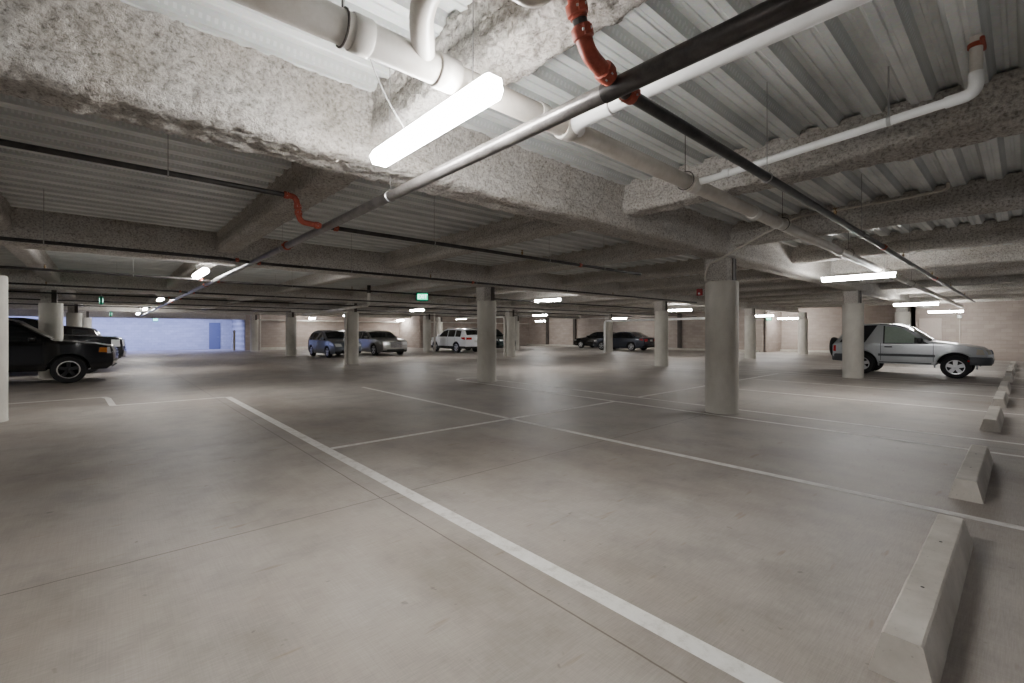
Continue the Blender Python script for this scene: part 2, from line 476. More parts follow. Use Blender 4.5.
# pillars ------------------------------------------------------------------
def pillar(x, y, label, r=.27, h=2.29, core_rot=0, seg=48):
    t = empty('concrete_pillar', (x, y, 0), label, 'pillar', 'round concrete pillars'); t['kind'] = 'thing'
    bm = bmesh.new()
    lathe(bm, [(r + .004, 0), (r + .004, .02), (r, .03), (r, h * .33), (r, h * .66), (r, h - .02), (r - .015, h)], seg)
    obj('shaft', bm, M['conc'], t, 40)
    top = 2.685
    # steel H-section above the concrete casing: one flange bare, the rest sprayed
    bm = bmesh.new(); box(bm, (-.21, -.17, h - .02), (.10, .21, top)); bmesh.ops.subdivide_edges(bm, edges=bm.edges[:], cuts=8, use_grid_fill=True)
    for v in bm.verts:
        v.co += v.co.normalized() * (.014 * noise.noise(v.co * 13 + Vector((x, y, 0))) + .01 * noise.noise(v.co * 30)) * (1 if v.co.z < top - .02 else 0)
    obj('sprayed_core', bm, M['spray'], t, 179)
    bm = bmesh.new(); box(bm, (.11, -.19, h - .02), (.135, .10, top)); box(bm, (.02, -.19, h - .02), (.135, -.165, top))
    obj('steel_flange', bm, M['darksteel'], t)
    return t
P = [(8.1, 3.55, 'thick round concrete pillar with a red alarm beside its top, biggest in view'),
     (8.1, 10.2, 'round concrete pillar standing inside the rounded end of the double white line'),
     (8.15, 19.85, 'round concrete pillar with white drain pipe partly hiding the grey hatchback'),
     (17.25, 10.05, 'round concrete pillar beside the dark grey saloon, mid-room'),
     (17.33, 3.55, 'round concrete pillar partly hiding the rear of the silver two-door off-roader'),
     (26.0, 3.55, 'concrete pillar seen over the roof of the silver two-door off-roader'),
     (25.95, 9.85, 'slim distant concrete pillar next to the biggest pillar, near the wall exit sign'),
     (33.5, 9.5, 'distant concrete pillar in front of the brightly lit block recess'),
     (-1.44, 10.75, 'concrete pillar cut by the picture edge in front of the black off-roader'),
     (-1.27, 19.75, 'concrete pillar rising behind the windscreen of the black off-roader'),
     (-1.12, 29.0, 'concrete pillar behind the dark pickup bonnet'),
     (-.95, 38.2, 'distant concrete pillar beyond the dark pickup near the blue-lit wall'),
     (8.1, 37.6, 'distant concrete pillar at the brown wall corner beside the blue-lit alcove'),
     (8.2, 29.1, 'concrete pillar between the blue-lit alcove and the grey hatchback'),
     (17.2, 19.5, 'concrete pillar beside the dark green car, with a white pipe on it'),
     (24.6, 27.2, 'far concrete pillar behind the white-piped pillar near the dark green car'),
     (17.0, 28.2, 'concrete pillar between the silver saloon and the white car'),
     (26.4, 19.45, 'concrete pillar with a bent white pipe between the black and dark grey saloons'),
     (13.9, 33.5, 'far concrete pillar rising behind the silver saloon'),
     (21.5, 33.6, 'far concrete pillar rising behind the white car')]
pill = [pillar(*p, seg=64 if i < 5 else 32) for i, p in enumerate(P)]

# ------------------------------------------------------------------ tube lights
def lightfix(x, y, z, label, L=1.28, big=False):
    t = empty('tube_light', (x, y, z), label, 'ceiling light', 'hanging tube lights')
    w = .069
    bm = bmesh.new(); box(bm, (-w * .68, -L / 2, .045), (w * .68, L / 2, .078), (.012, .03))
    bmesh.ops.bevel(bm, geom=bm.edges[:], offset=.008, segments=2, affect='EDGES')
    obj('housing', bm, M['housing'], t)
    bm = bmesh.new(); box(bm, (-w * .72, -L / 2 + .045, -.035), (w * .72, L / 2 - .045, -.034)); bm.free()
    bm = bmesh.new()
    sec = [(-w * .68, .062), (-w * 1.02, .02), (-w * .74, -.03), (w * .74, -.03), (w * 1.02, .02), (w * .68, .062)]
    rings = []
    for s, k in ((-L / 2, .86), (-L / 2 + .02, .97), (-L / 2 + .06, 1), (L / 2 - .06, 1), (L / 2 - .02, .97), (L / 2, .86)):
        end = abs(abs(s) - L / 2) < 1e-6
        rings.append([bm.verts.new((q * k, s + (0 if not end or zz > .02 else (.03 if s < 0 else -.03) * (1 if zz > -.02 else 1.8)), zz)) for q, zz in sec])
    for a, b in zip(rings, rings[1:]):
        for k in range(6): bm.faces.new((a[k], a[(k + 1) % 6], b[(k + 1) % 6], b[k]))
    bm.faces.new(rings[0]); bm.faces.new(rings[-1]); bmesh.ops.recalc_face_normals(bm, faces=bm.faces[:])
    obj('diffuser', bm, M['tube'], t)
    for s in (-1, 1):
        obj('hanger_wire', tb([(0, s * L * .36, .08), (0, s * L * .36, ZD - z + .005)], .003 if big else .004, seg=6), M['wire'], t)
    return t
LZ = 2.585
LIGHTS = [(1.41, 2.35, LZ, 'big lit tube light hanging beside the grey sprinkler main, largest light in view'),
    (1.43, 11.2, LZ, 'second lit tube light along the grey sprinkler main, after the biggest one'),
    (1.45, 20.8, 2.58, 'third lit tube light along the grey sprinkler main'),
    (1.45, 29.6, 2.56, 'fourth lit tube light along the sprinkler main, towards the blue-lit wall'),
    (1.45, 36.5, 2.54, 'fifth lit tube light along the sprinkler main, just before the blue-lit wall'),
    (11.95, 2.38, 2.555, 'long lit tube light in front of the concrete pillar beside the silver off-roader'),
    (22.6, 2.72, 2.43, 'lit tube light above the bonnet of the silver two-door off-roader'),
    (31.0, 2.62, 2.40, 'lit tube light beside the brown wall, past the silver off-roader bonnet'),
    (12.45, 12.0, LZ, 'lit tube light seen just past the pillar in the white line end, highest of three'),
    (22.6, 12.1, 2.55, 'lit tube light between the mid-room pillar and the biggest pillar'),
    (31.5, 11.2, 2.43, 'lit tube light near the exit sign by the bright block recess'),
    (35.5, 11.0, 2.34, 'lit tube light inside the bright block recess washing its wall'),
    (12.4, 21.6, 2.56, 'lit tube light above the silver saloon, higher of the two there'),
    (22.1, 22.0, 2.54, 'lit tube light past the white-line pillar, middle of the three stacked there'),
    (31.0, 21.8, 2.50, 'lit tube light above the dark grey saloon roof'),
    (12.4, 31.0, 2.54, 'lit tube light behind the white-piped pillar above the grey hatchback'),
    (21.9, 31.0, 2.50, 'lit tube light above the white car roof'),
    (31.2, 31.0, 2.46, 'lit tube light lowest of the three stacked past the white-line pillar'),
    (12.5, 38.6, 2.52, 'lit tube light near the brown wall above the grey hatchback tail'),
    (20.4, 38.6, 2.48, 'small lit tube light above the silver saloon, lower of the two there')]
for i, (x, y, z, lb) in enumerate(LIGHTS): lightfix(x, y, z, lb, big=(i == 0))
# unseen tube lights added behind and beside the camera as fill light
for x, y in ((-7.6, 2.4), (-7.6, 13.6), (-7.6, 21), (-16.5, 13.6)):
    lightfix(x, y, LZ, 'added lit tube light outside the picture for fill, beside or behind the viewpoint')

# ------------------------------------------------------------------ fittings
def coupling_me(r, w, m, key):
    bm = bmesh.new()
    lathe(bm, [(r * 1.02, -w / 2), (r * 1.32, -w / 2 + .004), (r * 1.36, -w * .2), (r * 1.36, w * .2), (r * 1.32, w / 2 - .004), (r * 1.02, w / 2)], 20, 'x')
    for s in (-1, 1):
        box(bm, (-w * .42, s * r * 1.3 - r * .28, -r * .42), (w * .42, s * r * 1.3 + r * .28, r * .42))
        lathe(bm, [(r * .16, -r * .62), (r * .16, r * .62)], 8, 'z', 1, (0, s * r * 1.42, 0))
    return bm2me(bm, 'coupling', [m, M['zinc']], 40)
CME = {}
def coupling(parent, p, d, r, tilt=0.0, m=None):
    k = round(r, 3)
    if k not in CME: CME[k] = coupling_me(r, max(.05, r * 1.25), M['red'], k)
    q = Vector((1, 0, 0)).rotation_difference(Vector(d).normalized())
    o = link('coupling', CME[k], parent); o.location = p
    o.rotation_euler = (q.to_matrix() @ Matrix.Rotation(tilt, 3, 'X')).to_euler(); return o
def elbow(parent, pts, r, m, R=.1, name='elbow'):
    return obj(name, tb(pts, r, R, 18), m, parent, 50)
def hanger(parent, p, r, top=ZD + .02):
    bm = bmesh.new(); x, y, z = p
    return bm
def hang(parent, p, r, along, top=ZD + .005, m=None):
    """clevis ring round the pipe with a threaded rod up to the deck"""
    x, y, z = p; bm = bmesh.new()
    ring = []
    n = 18
    for k in range(n + 1):
        a = 2 * PI * k / n; c, s = math.cos(a) * (r + .004), math.sin(a) * (r + .004)
        ring.append((x, y + c, z + s) if along == 'X' else (x + c, y, z + s))
    tube(bm, ring, .0055, 0, 6)
    tube(bm, [(x, y, z + r), (x, y, top)], .0032, 0, 6)
    return obj('hanger_rod', bm, m or M['zinc'], parent)
SME = None
def sprinkler(parent, p, up=True):
    global SME
    if SME is None:
        bm = bmesh.new()
        lathe(bm, [(.012, 0), (.012, .025), (.016, .025), (.016, .04), (.008, .042), (.005, .06), (.02, .065), (.022, .068), (0, .07)], 12)
        SME = bm2me(bm, 'sprinkler_head', M['brass'], 40)
    o = link('sprinkler_head', SME, parent); o.location = p
    if not up: o.rotation_euler = (PI, 0, 0)
    return o

# grey/black sprinkler main, along Y
ZM = 2.53; XM = 1.76; RM = .042
t = empty('sprinkler_main', (XM, 0, 0), 'long steel sprinkler main pipe running down the aisle towards the blue-lit wall', 'pipe')
obj('pipe', tb([(0, 1.32, ZM), (0, 44.8, ZM)], RM, seg=20), M['greysteel'], t, 50)
obj('black_pipe', tb([(0, -.75, ZM), (0, 1.32, ZM)], RM + .004, seg=20), M['steel'], t, 50)['label'] = 'black length of the main'
for yy in (3.5, 6.6, 9.6, 13.5, 17, 21, 25.5, 30, 35, 40): hang(t, (0, yy, ZM), RM, 'Y')
for yy in (6.4, 12.9, 20.4): coupling(t, (0, yy, ZM), (0, 1, 0), RM)

BR = .0245
def branch(y, z, x0, x1, label, heads=(), hangs=(), coups=(), m='steel', arm=None, r=BR):
    """branch line along X; arm=(xe, zhi): the side of -X runs higher and drops to the main with an S of red elbows"""
    t = empty('sprinkler_branch', (0, y, 0), label, 'pipe', 'sprinkler branch pipes')
    if arm is None or x0 > XM:
        obj('pipe', tb([(x0, 0, z), (x1, 0, z)], r, seg=14), M[m], t, 50)
    for hx in heads: sprinkler(t, (hx, 0, z + r))
    for hx in hangs: hang(t, (hx, 0, z), r, 'X', m=M['wire'])
    for cx in coups: coupling(t, (cx, 0, z), (1, 0, 0), r)
    return t
# bay at the biggest pillar
t = branch(1.25, ZM, XM + .02, 24.3, 'black sprinkler branch pipe crossing under the ribbed deck to the brown wall', heads=(5.4, 9.2, 12.5, 16, 20), hangs=(3.6, 6.5, 9.8, 13, 17, 21), coups=(1.86, 7.7, 13), r=.03)
t = empty('sprinkler_branch', (0, 1.25, 0), 'red elbow drop and black branch pipe above the sprinkler main, at the picture top', 'pipe', 'sprinkler branch pipes')
obj('pipe', tb([(-.95, 0, 2.93), (1.28, 0, 2.93)], .03, seg=14), M['steel'], t, 50)
elbow(t, [(1.28, 0, 2.93), (1.43, 0, 2.93), (1.49, 0, 2.72)], .036, M['red'], .12)
elbow(t, [(1.50, 0, 2.70), (1.545, 0, 2.60), (XM - .05, 0, ZM + .02)], .036, M['red'], .12)
obj('nipple', tb([(1.49, 0, 2.73), (1.512, 0, 2.67)], .031), M['steel'], t, 50)
hang(t, (-.3, 0, 2.93), .03, 'X')
coupling(t, (1.29, 0, 2.93), (1, 0, 0), .034, 1.2); coupling(t, (1.475, 0, 2.755), (.4, 0, -1), .034, .5)
coupling(t, (1.512, 0, 2.672), (.4, 0, -1), .034, .5); coupling(t, (XM - .09, 0, ZM + .035), (1, 0, -.25), .034, .9)
# branches left and right of the main
def drop(y, zhi, xs, x1, lab_l, lab_r, heads_l=(), heads_r=(), hangs_l=(), hangs_r=(), big=False, xr=None, cr=()):
    if lab_l:
        t = empty('sprinkler_branch', (0, y, 0), lab_l, 'pipe', 'sprinkler branch pipes')
        obj('pipe', tb([(xs, 0, zhi), (1.36, 0, zhi)], BR, seg=14), M['steel'], t, 50)
        if zhi > ZM + .1:
            elbow(t, [(1.35, 0, zhi), (1.45, 0, zhi), (1.47, 0, zhi - .11)], .029, M['red'], .09)
            elbow(t, [(1.47, 0, zhi - .13), (1.49, 0, ZM + .01), (XM - .06, 0, ZM)], .029, M['red'], .09)
            for p, dd in (((1.36, 0, zhi), (1, 0, 0)), ((1.468, 0, zhi - .10), (.1, 0, -1)), ((1.475, 0, zhi - .16), (.1, 0, -1)), ((XM - .1, 0, ZM), (1, 0, 0))): coupling(t, p, dd, .027)
        else:
            obj('nipple', tb([(1.36, 0, zhi), (XM, 0, ZM)], BR), M['steel'], t, 50); coupling(t, (1.55, 0, zhi), (1, 0, 0), BR)
        for hx in heads_l: sprinkler(t, (hx, 0, zhi + BR))
        for hx in hangs_l: hang(t, (hx, 0, zhi), BR, 'X', m=M['wire'])
    if lab_r:
        t = empty('sprinkler_branch', (0, y, 0), lab_r, 'pipe', 'sprinkler branch pipes')
        obj('pipe', tb([(XM + .02, 0, ZM), (x1, 0, ZM)], BR, seg=14), M['steel'], t, 50)
        coupling(t, (XM + .1, 0, ZM), (1, 0, 0), BR)
        for c in cr: coupling(t, (c, 0, ZM), (1, 0, 0), BR)
        for hx in heads_r: sprinkler(t, (hx, 0, ZM + BR))
        for hx in hangs_r: hang(t, (hx, 0, ZM), BR, 'X', m=M['wire'])
drop(4.97, 2.79, -9, 7.75, 'black sprinkler branch pipe under the ribbed deck, ending in a red S-bend at the main', 'black branch pipe from the main opposite the red S-bend, ending at the biggest pillar', heads_l=(-1.38, -4.6), hangs_l=(-2.6, .4), heads_r=(4.62,), hangs_r=(3.1, 5.2, 6.6), cr=(5.95,))
drop(8.32, ZM + .02, -12, 16.8, 'black branch pipe with white and red tags in front of the second cross girder', 'black branch pipe passing in front of the white-line pillar top', heads_l=(-2.1,), hangs_l=(-4.5, -.6), heads_r=(5.1, 11.5), hangs_r=(3.4, 6.3, 9.4, 13), cr=(6.2,))
drop(11.95, ZM + .02, -12, 20, 'thin grey branch pipe just behind the second cross girder on the alcove side', 'black branch pipe just behind the exit sign and second cross girder', heads_l=(-.85,), hangs_l=(-3, .4), heads_r=(4.9, 9), hangs_r=(3.4, 6.7, 10.5, 14))
drop(15.8, ZM + .02, -12, 32, 'fourth thin branch pipe towards the alcove, in front of the pillar behind the black off-roader', 'fourth thin branch pipe crossing behind the exit sign', heads_l=(-1.1,), hangs_l=(-4, .2), heads_r=(4.9,), hangs_r=(4, 8, 12))
drop(18.9, ZM + .02, -12, 32, 'fifth thin branch pipe towards the alcove over the dark pickup', 'fifth thin branch pipe crossing above the grey hatchback', hangs_l=(-4, .2), hangs_r=(4, 8, 12))
drop(23.0, ZM + .02, -12, 32, 'sixth thin branch pipe, far towards the alcove', 'sixth thin branch pipe, far above the parked saloons', hangs_l=(-4, .2), hangs_r=(4, 8, 12))
drop(27.0, ZM + .02, -12, 24.1, 'farthest thin branch pipe on the alcove side', 'farthest thin branch pipe above the parked saloons', hangs_l=(-4, .2), hangs_r=(4, 8, 12))
# clamp, valve and cap on the second cross-girder branch
tagp = [o for o in bpy.data.objects if o.get('label', '').startswith('black branch pipe with white and red tags')][0]
for x, m, nm, zz in ((-1.55, 'housing', 'white_clamp', -.02), (-1.28, 'steel', 'valve', .03), (-1.12, 'red', 'red_cap', .0)):
    obj(nm, bbox((x - .035, -.03, 2.52 + zz), (x + .035, .03, 2.60 + zz), .012), M[m], tagp)

# white drain main, along X
ZW = 2.75; YW = 2.01; RW = .064
t = empty('drain_main', (0, YW, 0), 'thick white plastic drain main crossing above the biggest light', 'pipe')
obj('pipe', tb([(-6, 0, ZW), (1.25, 0, ZW)], RW + .01, seg=24), M['pvc'], t, 50)
obj('pipe', tb([(1.25, 0, ZW), (2.3, 0, ZW)], RW + .004, seg=24), M['pvcd'], t, 50)
obj('pipe', tb([(2.3, 0, ZW), (30.5, 0, ZW - .12)], RW, seg=24), M['pvcd'], t, 50)['label'] = 'dustier length of the drain main'
for x, w, r in ((.86, .09, .082), (1.32, .12, .086), (2.02, .07, .078), (2.27, .1, .08), (3.96, .12, .074), (5.4, .1, .073), (6.1, .05, .073), (8.9, .1, .073), (12, .1, .073), (15, .1, .073), (19, .1, .073)):
    bm = bmesh.new(); z0 = ZW - max(0, (x - 2.3)) * .12 / 28.2
    lathe(bm, [(r * .97, -w / 2), (r, -w / 2 + .004), (r, w / 2 - .004), (r * .97, w / 2)], 24, 'x', 0, (x, 0, z0)); obj('collar', bm, M['pvc'], t, 40)
for x, zz in ((.78, 0), (3.85, 0), (6.3, 0), (9.5, 0), (12.8, -.03), (16, -.05)): hang(t, (x, 0, ZW + zz), RW + .012, 'X', m=M['darksteel'])
# wye branches
t = empty('drain_branch', (2.245, 0, 0), 'clean white pipe alongside the black sprinkler main, bending into the drain main', 'pipe', 'white drain branch pipes')
obj('pipe', tb([(0, -.75, ZW + .01), (0, 1.72, ZW)], .046, seg=20), M['pvcw'], t, 50)
elbow(t, [(0, 1.66, ZW), (0, 1.9, ZW), (.13, YW, ZW)], .054, M['pvcw'], .2)
bm = bmesh.new(); lathe(bm, [(.051, -.03), (.056, -.026), (.056, .026), (.051, .03)], 20, 'y', 0, (0, 1.66, ZW)); obj('collar', bm, M['pvcw'], t, 40)
hang(t, (0, -.3, ZW), .046, 'Y')
t = empty('drain_branch', (1.02, 0, 0), 'white pipe dropping into the drain main beside the biggest light, at the picture top', 'pipe', 'white drain branch pipes')
obj('pipe', tb([(-.02, -.75, ZW + .13), (-.02, 1.42, ZW + .10)], .044, seg=20), M['pvcd'], t, 50)
elbow(t, [(-.02, 1.40, ZW + .10), (-.02, 1.72, ZW + .08), (.16, YW - .02, ZW + .02)], .056, M['pvc'], .25)
bm = bmesh.new(); lathe(bm, [(.05, -.02), (.058, -.016), (.058, .02), (.05, .024)], 20, 'y', 0, (-.02, 1.42, ZW + .10)); obj('collar', bm, M['pvc'], t, 40)
hang(t, (-.02, -.3, ZW + .125), .044, 'Y')
t = empty('drain_branch', (1.088, 1.235, 0), 'white pipe elbow at the top picture edge in front of the sprayed beam', 'pipe', 'white drain branch pipes')
obj('pipe', tb([(-3, 0, 2.66), (.02, 0, 2.66)], .034, seg=18), M['pvc'], t, 50)
elbow(t, [(0, 0, 2.66), (.12, 0, 2.66), (.13, -.16, 2.67)], .040, M['pvc'], .12)
obj('pipe', tb([(.13, -.15, 2.67), (.13, -2.04, 2.69)], .034, seg=18), M['pvc'], t, 50)
hang(t, (.13, -1.3, 2.683), .034, 'Y')
t = empty('drain_branch', (4.0, 0, 0), 'thin white pipe along the sprayed beam, rising through the deck at a red clamp', 'pipe', 'white drain branch pipes')
obj('pipe', tb([(-.02, YW + .02, ZW), (.02, YW - .22, ZW + .02), (.0, .24, 2.87)], .03, .06, 18), M['pvcw'], t, 50)
elbow(t, [(0, .34, 2.863), (0, .2, 2.873), (0, .2, 3.0)], .037, M['pvcw'], .12)
obj('riser', tb([(0, .2, 2.98), (0, .2, ZD + .05)], .031, seg=18), M['pvc'], t, 50)
o = obj('red_clamp', tb([(-.085, .17, 3.165), (-.045, .17, 3.165), (.045, .168, 3.165), (.085, .17, 3.165)], .012), M['red'], t)
bm = bmesh.new(); lathe(bm, [(.032, -.014), (.04, -.012), (.04, .012), (.032, .014)], 18, 'z', 0, (0, .2, 3.165)); obj('red_clamp', bm, M['red'], t, 40)
bm = bmesh.new(); lathe(bm, [(.031, -.012), (.0335, -.01), (.0335, .01), (.031, .012)], 18, 'y', 0, (0, .62, 2.845)); tube(bm, [(0, .62, 2.88), (0, .62, 3.1), (0, .62, ZD)], .006, 0, 6); obj('hanger_rod', bm, M['zinc'], t, 40)
bm = bmesh.new(); lathe(bm, [(.03, -.03), (.037, -.026), (.037, .026), (.03, .03)], 18, 'y', 0, (.015, 1.72, ZW + .03)); obj('collar', bm, M['pvcw'], t, 40)

# conduit to the biggest pillar
o = obj('conduit', tb([(7.62, .62, 3.21), (7.72, .62, 3.16), (7.74, 1.0, 3.14), (7.74, 2.3, 3.13), (7.78, 3.0, 2.85), (7.80, 3.5, 2.62), (7.8, 3.62, 2.6), (7.80, 3.70, 2.45), (7.83, 3.72, 2.3)], .016, .12, 8), M['pvcd'], None, 60)
setp(o, 'thin grey conduit sagging from the ribbed deck to the top of the biggest pillar', 'conduit')
t = empty('fire_alarm', (7.86, 3.78, 2.12), 'small red fire alarm horn with clear strobe on the biggest pillar', 'fire alarm')
obj('body', bbox((-.03, .0, -.07), (.01, .10, .05), .006), M['alarmred'], t)
obj('strobe', bbox((-.05, .03, -.05), (-.03, .06, -.02), .005), M['strobe'], t)
obj('back_box', bbox((.01, .0, -.07), (.06, .06, .05), .005), M['housing'], t)

# loose wires by the biggest light
o = obj('cable', tb([(.86, 2.2, 2.98), (1.0, 2.3, 3.0), (1.12, 2.45, 2.9), (1.25, 2.5, 2.75), (1.38, 2.55, 2.66)], .004, .1, 8), M['wire'], None, 60)
setp(o, 'thin pale cable looping from the deck to the biggest light', 'cable')
obj('clip', tb([(.86, 2.2, 2.97), (.86, 2.2, ZD)], .005, 0, 6), M['zinc'], o)

# downpipes on pillars
def downpipe(pts, r, label, m='pvc'):
    x, y = pts[-1][0], pts[-1][1]
    t = empty('drain_pipe', (x, y, 0), label, 'pipe', 'white drain downpipes')
    q = [(a - x, b - y, c) for a, b, c in pts]
    obj('pipe', tb(q, r, r * 3.2, 14), M[m], t, 50)
    n = len(q)
    bm = bmesh.new(); lathe(bm, [(r, -.03), (r * 1.22, -.03), (r * 1.22, .03), (r, .03)], 14, 'z', 0, (0, 0, 1.2)); obj('collar', bm, M[m], t, 40)
    if len(q) > 2: hang(t, tuple((Vector(q[0]) + Vector(q[1])) / 2), r, 'Y' if abs(q[0][1] - q[1][1]) > abs(q[0][0] - q[1][0]) else 'X', m=M['wire'])
    return t
t = empty('drain_pipe', (7.6, 16.9, 0), 'white pipe bending down from the deck before the pillar at the grey hatchback', 'pipe', 'white drain downpipes')
obj('pipe', tb([(0, 0, 2.95), (0, 0, 2.45), (-.1, 7.5, 2.3)], .055, .2, 14), M['pvc'], t, 50)
bm = bmesh.new(); lathe(bm, [(.06, 0), (.07, 0), (.07, .3), (.06, .3)], 14, 'z', 0, (0, 0, 2.92)); obj('black_sleeve', bm, M['steel'], t, 40)
hang(t, (-.04, 3, 2.39), .055, 'Y', m=M['wire'])
downpipe([(5.6, 19.75, 2.27), (7.81, 19.75, 2.24), (7.81, 19.75, 0)], .05, 'white downpipe strapped to the pillar in front of the grey hatchback')
downpipe([(16.86, 24.5, 2.3), (16.86, 19.6, 2.27), (16.86, 19.6, 0)], .06, 'white downpipe on the pillar beside the dark green car')
downpipe([(26.05, 12.2, 2.22), (26.0, 19.5, 2.18), (26.0, 19.5, 0)], .07, 'white bent downpipe on the pillar between the black and dark grey saloons', 'pvcw')
downpipe([(8.55, 29.3, 2.8), (8.55, 29.3, 0)], .045, 'white downpipe on the pillar near the grey hatchback')
downpipe([(8.47, 37.5, 2.8), (8.47, 37.5, 0)], .05, 'white downpipe on the far pillar at the alcove corner')
downpipe([(17.5, 28.0, 2.8), (17.5, 28.0, 0)], .07, 'white downpipe on the pillar between the silver saloon and the white car')
downpipe([(24.15, 27.1, 2.8), (24.15, 27.1, 0)], .055, 'white downpipe on the far pillar near the dark green car')
for y, z, x0, x1, lb in ((39.5, 2.35, 8.5, 20.8, 'long white pipe along the top of the far brown wall'), (35.6, 2.32, 21.5, 34, 'long white pipe along the top of the far corner wall')):
    t = empty('wall_pipe', (0, y, 0), lb, 'pipe'); obj('pipe', tb([(x0, 0, z), (x1, 0, z)], .05), M['pvc'], t, 50)
    for k in range(4): hang(t, (x0 + (x1 - x0) * (k + .5) / 4, 0, z), .05, 'X', m=M['wire'])
t = empty('wall_pipe', (33.2, 2.26, 0), 'thin vertical conduit with a white camera on the brown wall behind the bonnet', 'conduit')
obj('pipe', tb([(0, 0, 0), (0, 0, 2.15)], .025), M['pvcd'], t, 50); obj('camera_head', bbox((-.2, -.09, 2.13), (.04, .09, 2.3), .03), M['housing'], t)
t = empty('bollard', (7.35, 40.5, 0), 'slim faded yellow post standing in front of the blue-lit alcove', 'bollard')
bm = bmesh.new(); lathe(bm, [(.075, 0), (.075, 1.5), (.05, 1.56), (0, 1.58)], 20); obj('post', bm, M['yellow'], t, 40)

# exit signs
def exit_sign(x, y, z, rz, label, w=.33, h=.24, text=True):
    t = empty('exit_sign', (x, y, z), label, 'exit sign', 'green exit signs', rz)
    obj('housing', bbox((-w / 2, -.03, -h / 2), (w / 2, .03, h / 2), .008), M['exitbox'], t)
    for s in (-1, 1):
        f = obj('face', bbox((-w * .44, s * .033 - .003, -h * .40), (w * .44, s * .033 + .003, h * .34), .002), M['exit'], t)
        cu = bpy.data.curves.new('lettering', 'FONT'); cu.body = 'EXIT'; cu.size = .165; cu.align_x = 'CENTER'; cu.align_y = 'CENTER'; cu.extrude = .002
        cu.materials.append(M['exitw'])
        tmp = bpy.data.objects.new('lettering_outline', cu); me = bpy.data.meshes.new_from_object(tmp); me.name = 'lettering'
        bpy.data.objects.remove(tmp); o = link('lettering', me, f)
        o.location = (0, s * .038, -h * .03); o.rotation_euler = (PI / 2, 0, 0 if s < 0 else PI); o.scale = (.78, 1, 1)
    obj('hanger_stem', tb([(0, 0, h / 2), (0, 0, ZD - z)], .008), M['zinc'], t)
    return t
exit_sign(6.75, 11.45, 2.42, -.55, 'lit green EXIT sign hanging near the white-line pillar, the legible one')
exit_sign(-.12, 18.15, 2.34, PI / 2 + .0, 'green exit sign seen edge-on in front of the pillar behind the black off-roader')
exit_sign(.15, 29.5, 2.28, PI / 2 + .0, 'small green exit sign seen edge-on above the dark pickup bonnet')
exit_sign(2.75, 43.6, 2.35, -.0, 'tiny green exit sign in front of the blue-lit wall')
exit_sign(33.0, 11.35, 2.31, -1.1, 'small green exit sign hanging beside the bright block recess')

# ------------------------------------------------------------------ vehicles
def clip(poly, a, b, c):
    """keep a*x+b*z <= c"""
    out = []
    for i, p in enumerate(poly):
        q = poly[(i + 1) % len(poly)]
        dp, dq = a * p[0] + b * p[1] - c, a * q[0] + b * q[1] - c
        if dp <= 0: out.append(p)
        if dp * dq < 0:
            t_ = dp / (dp - dq); out.append((p[0] + (q[0] - p[0]) * t_, p[1] + (q[1] - p[1]) * t_))
    return out

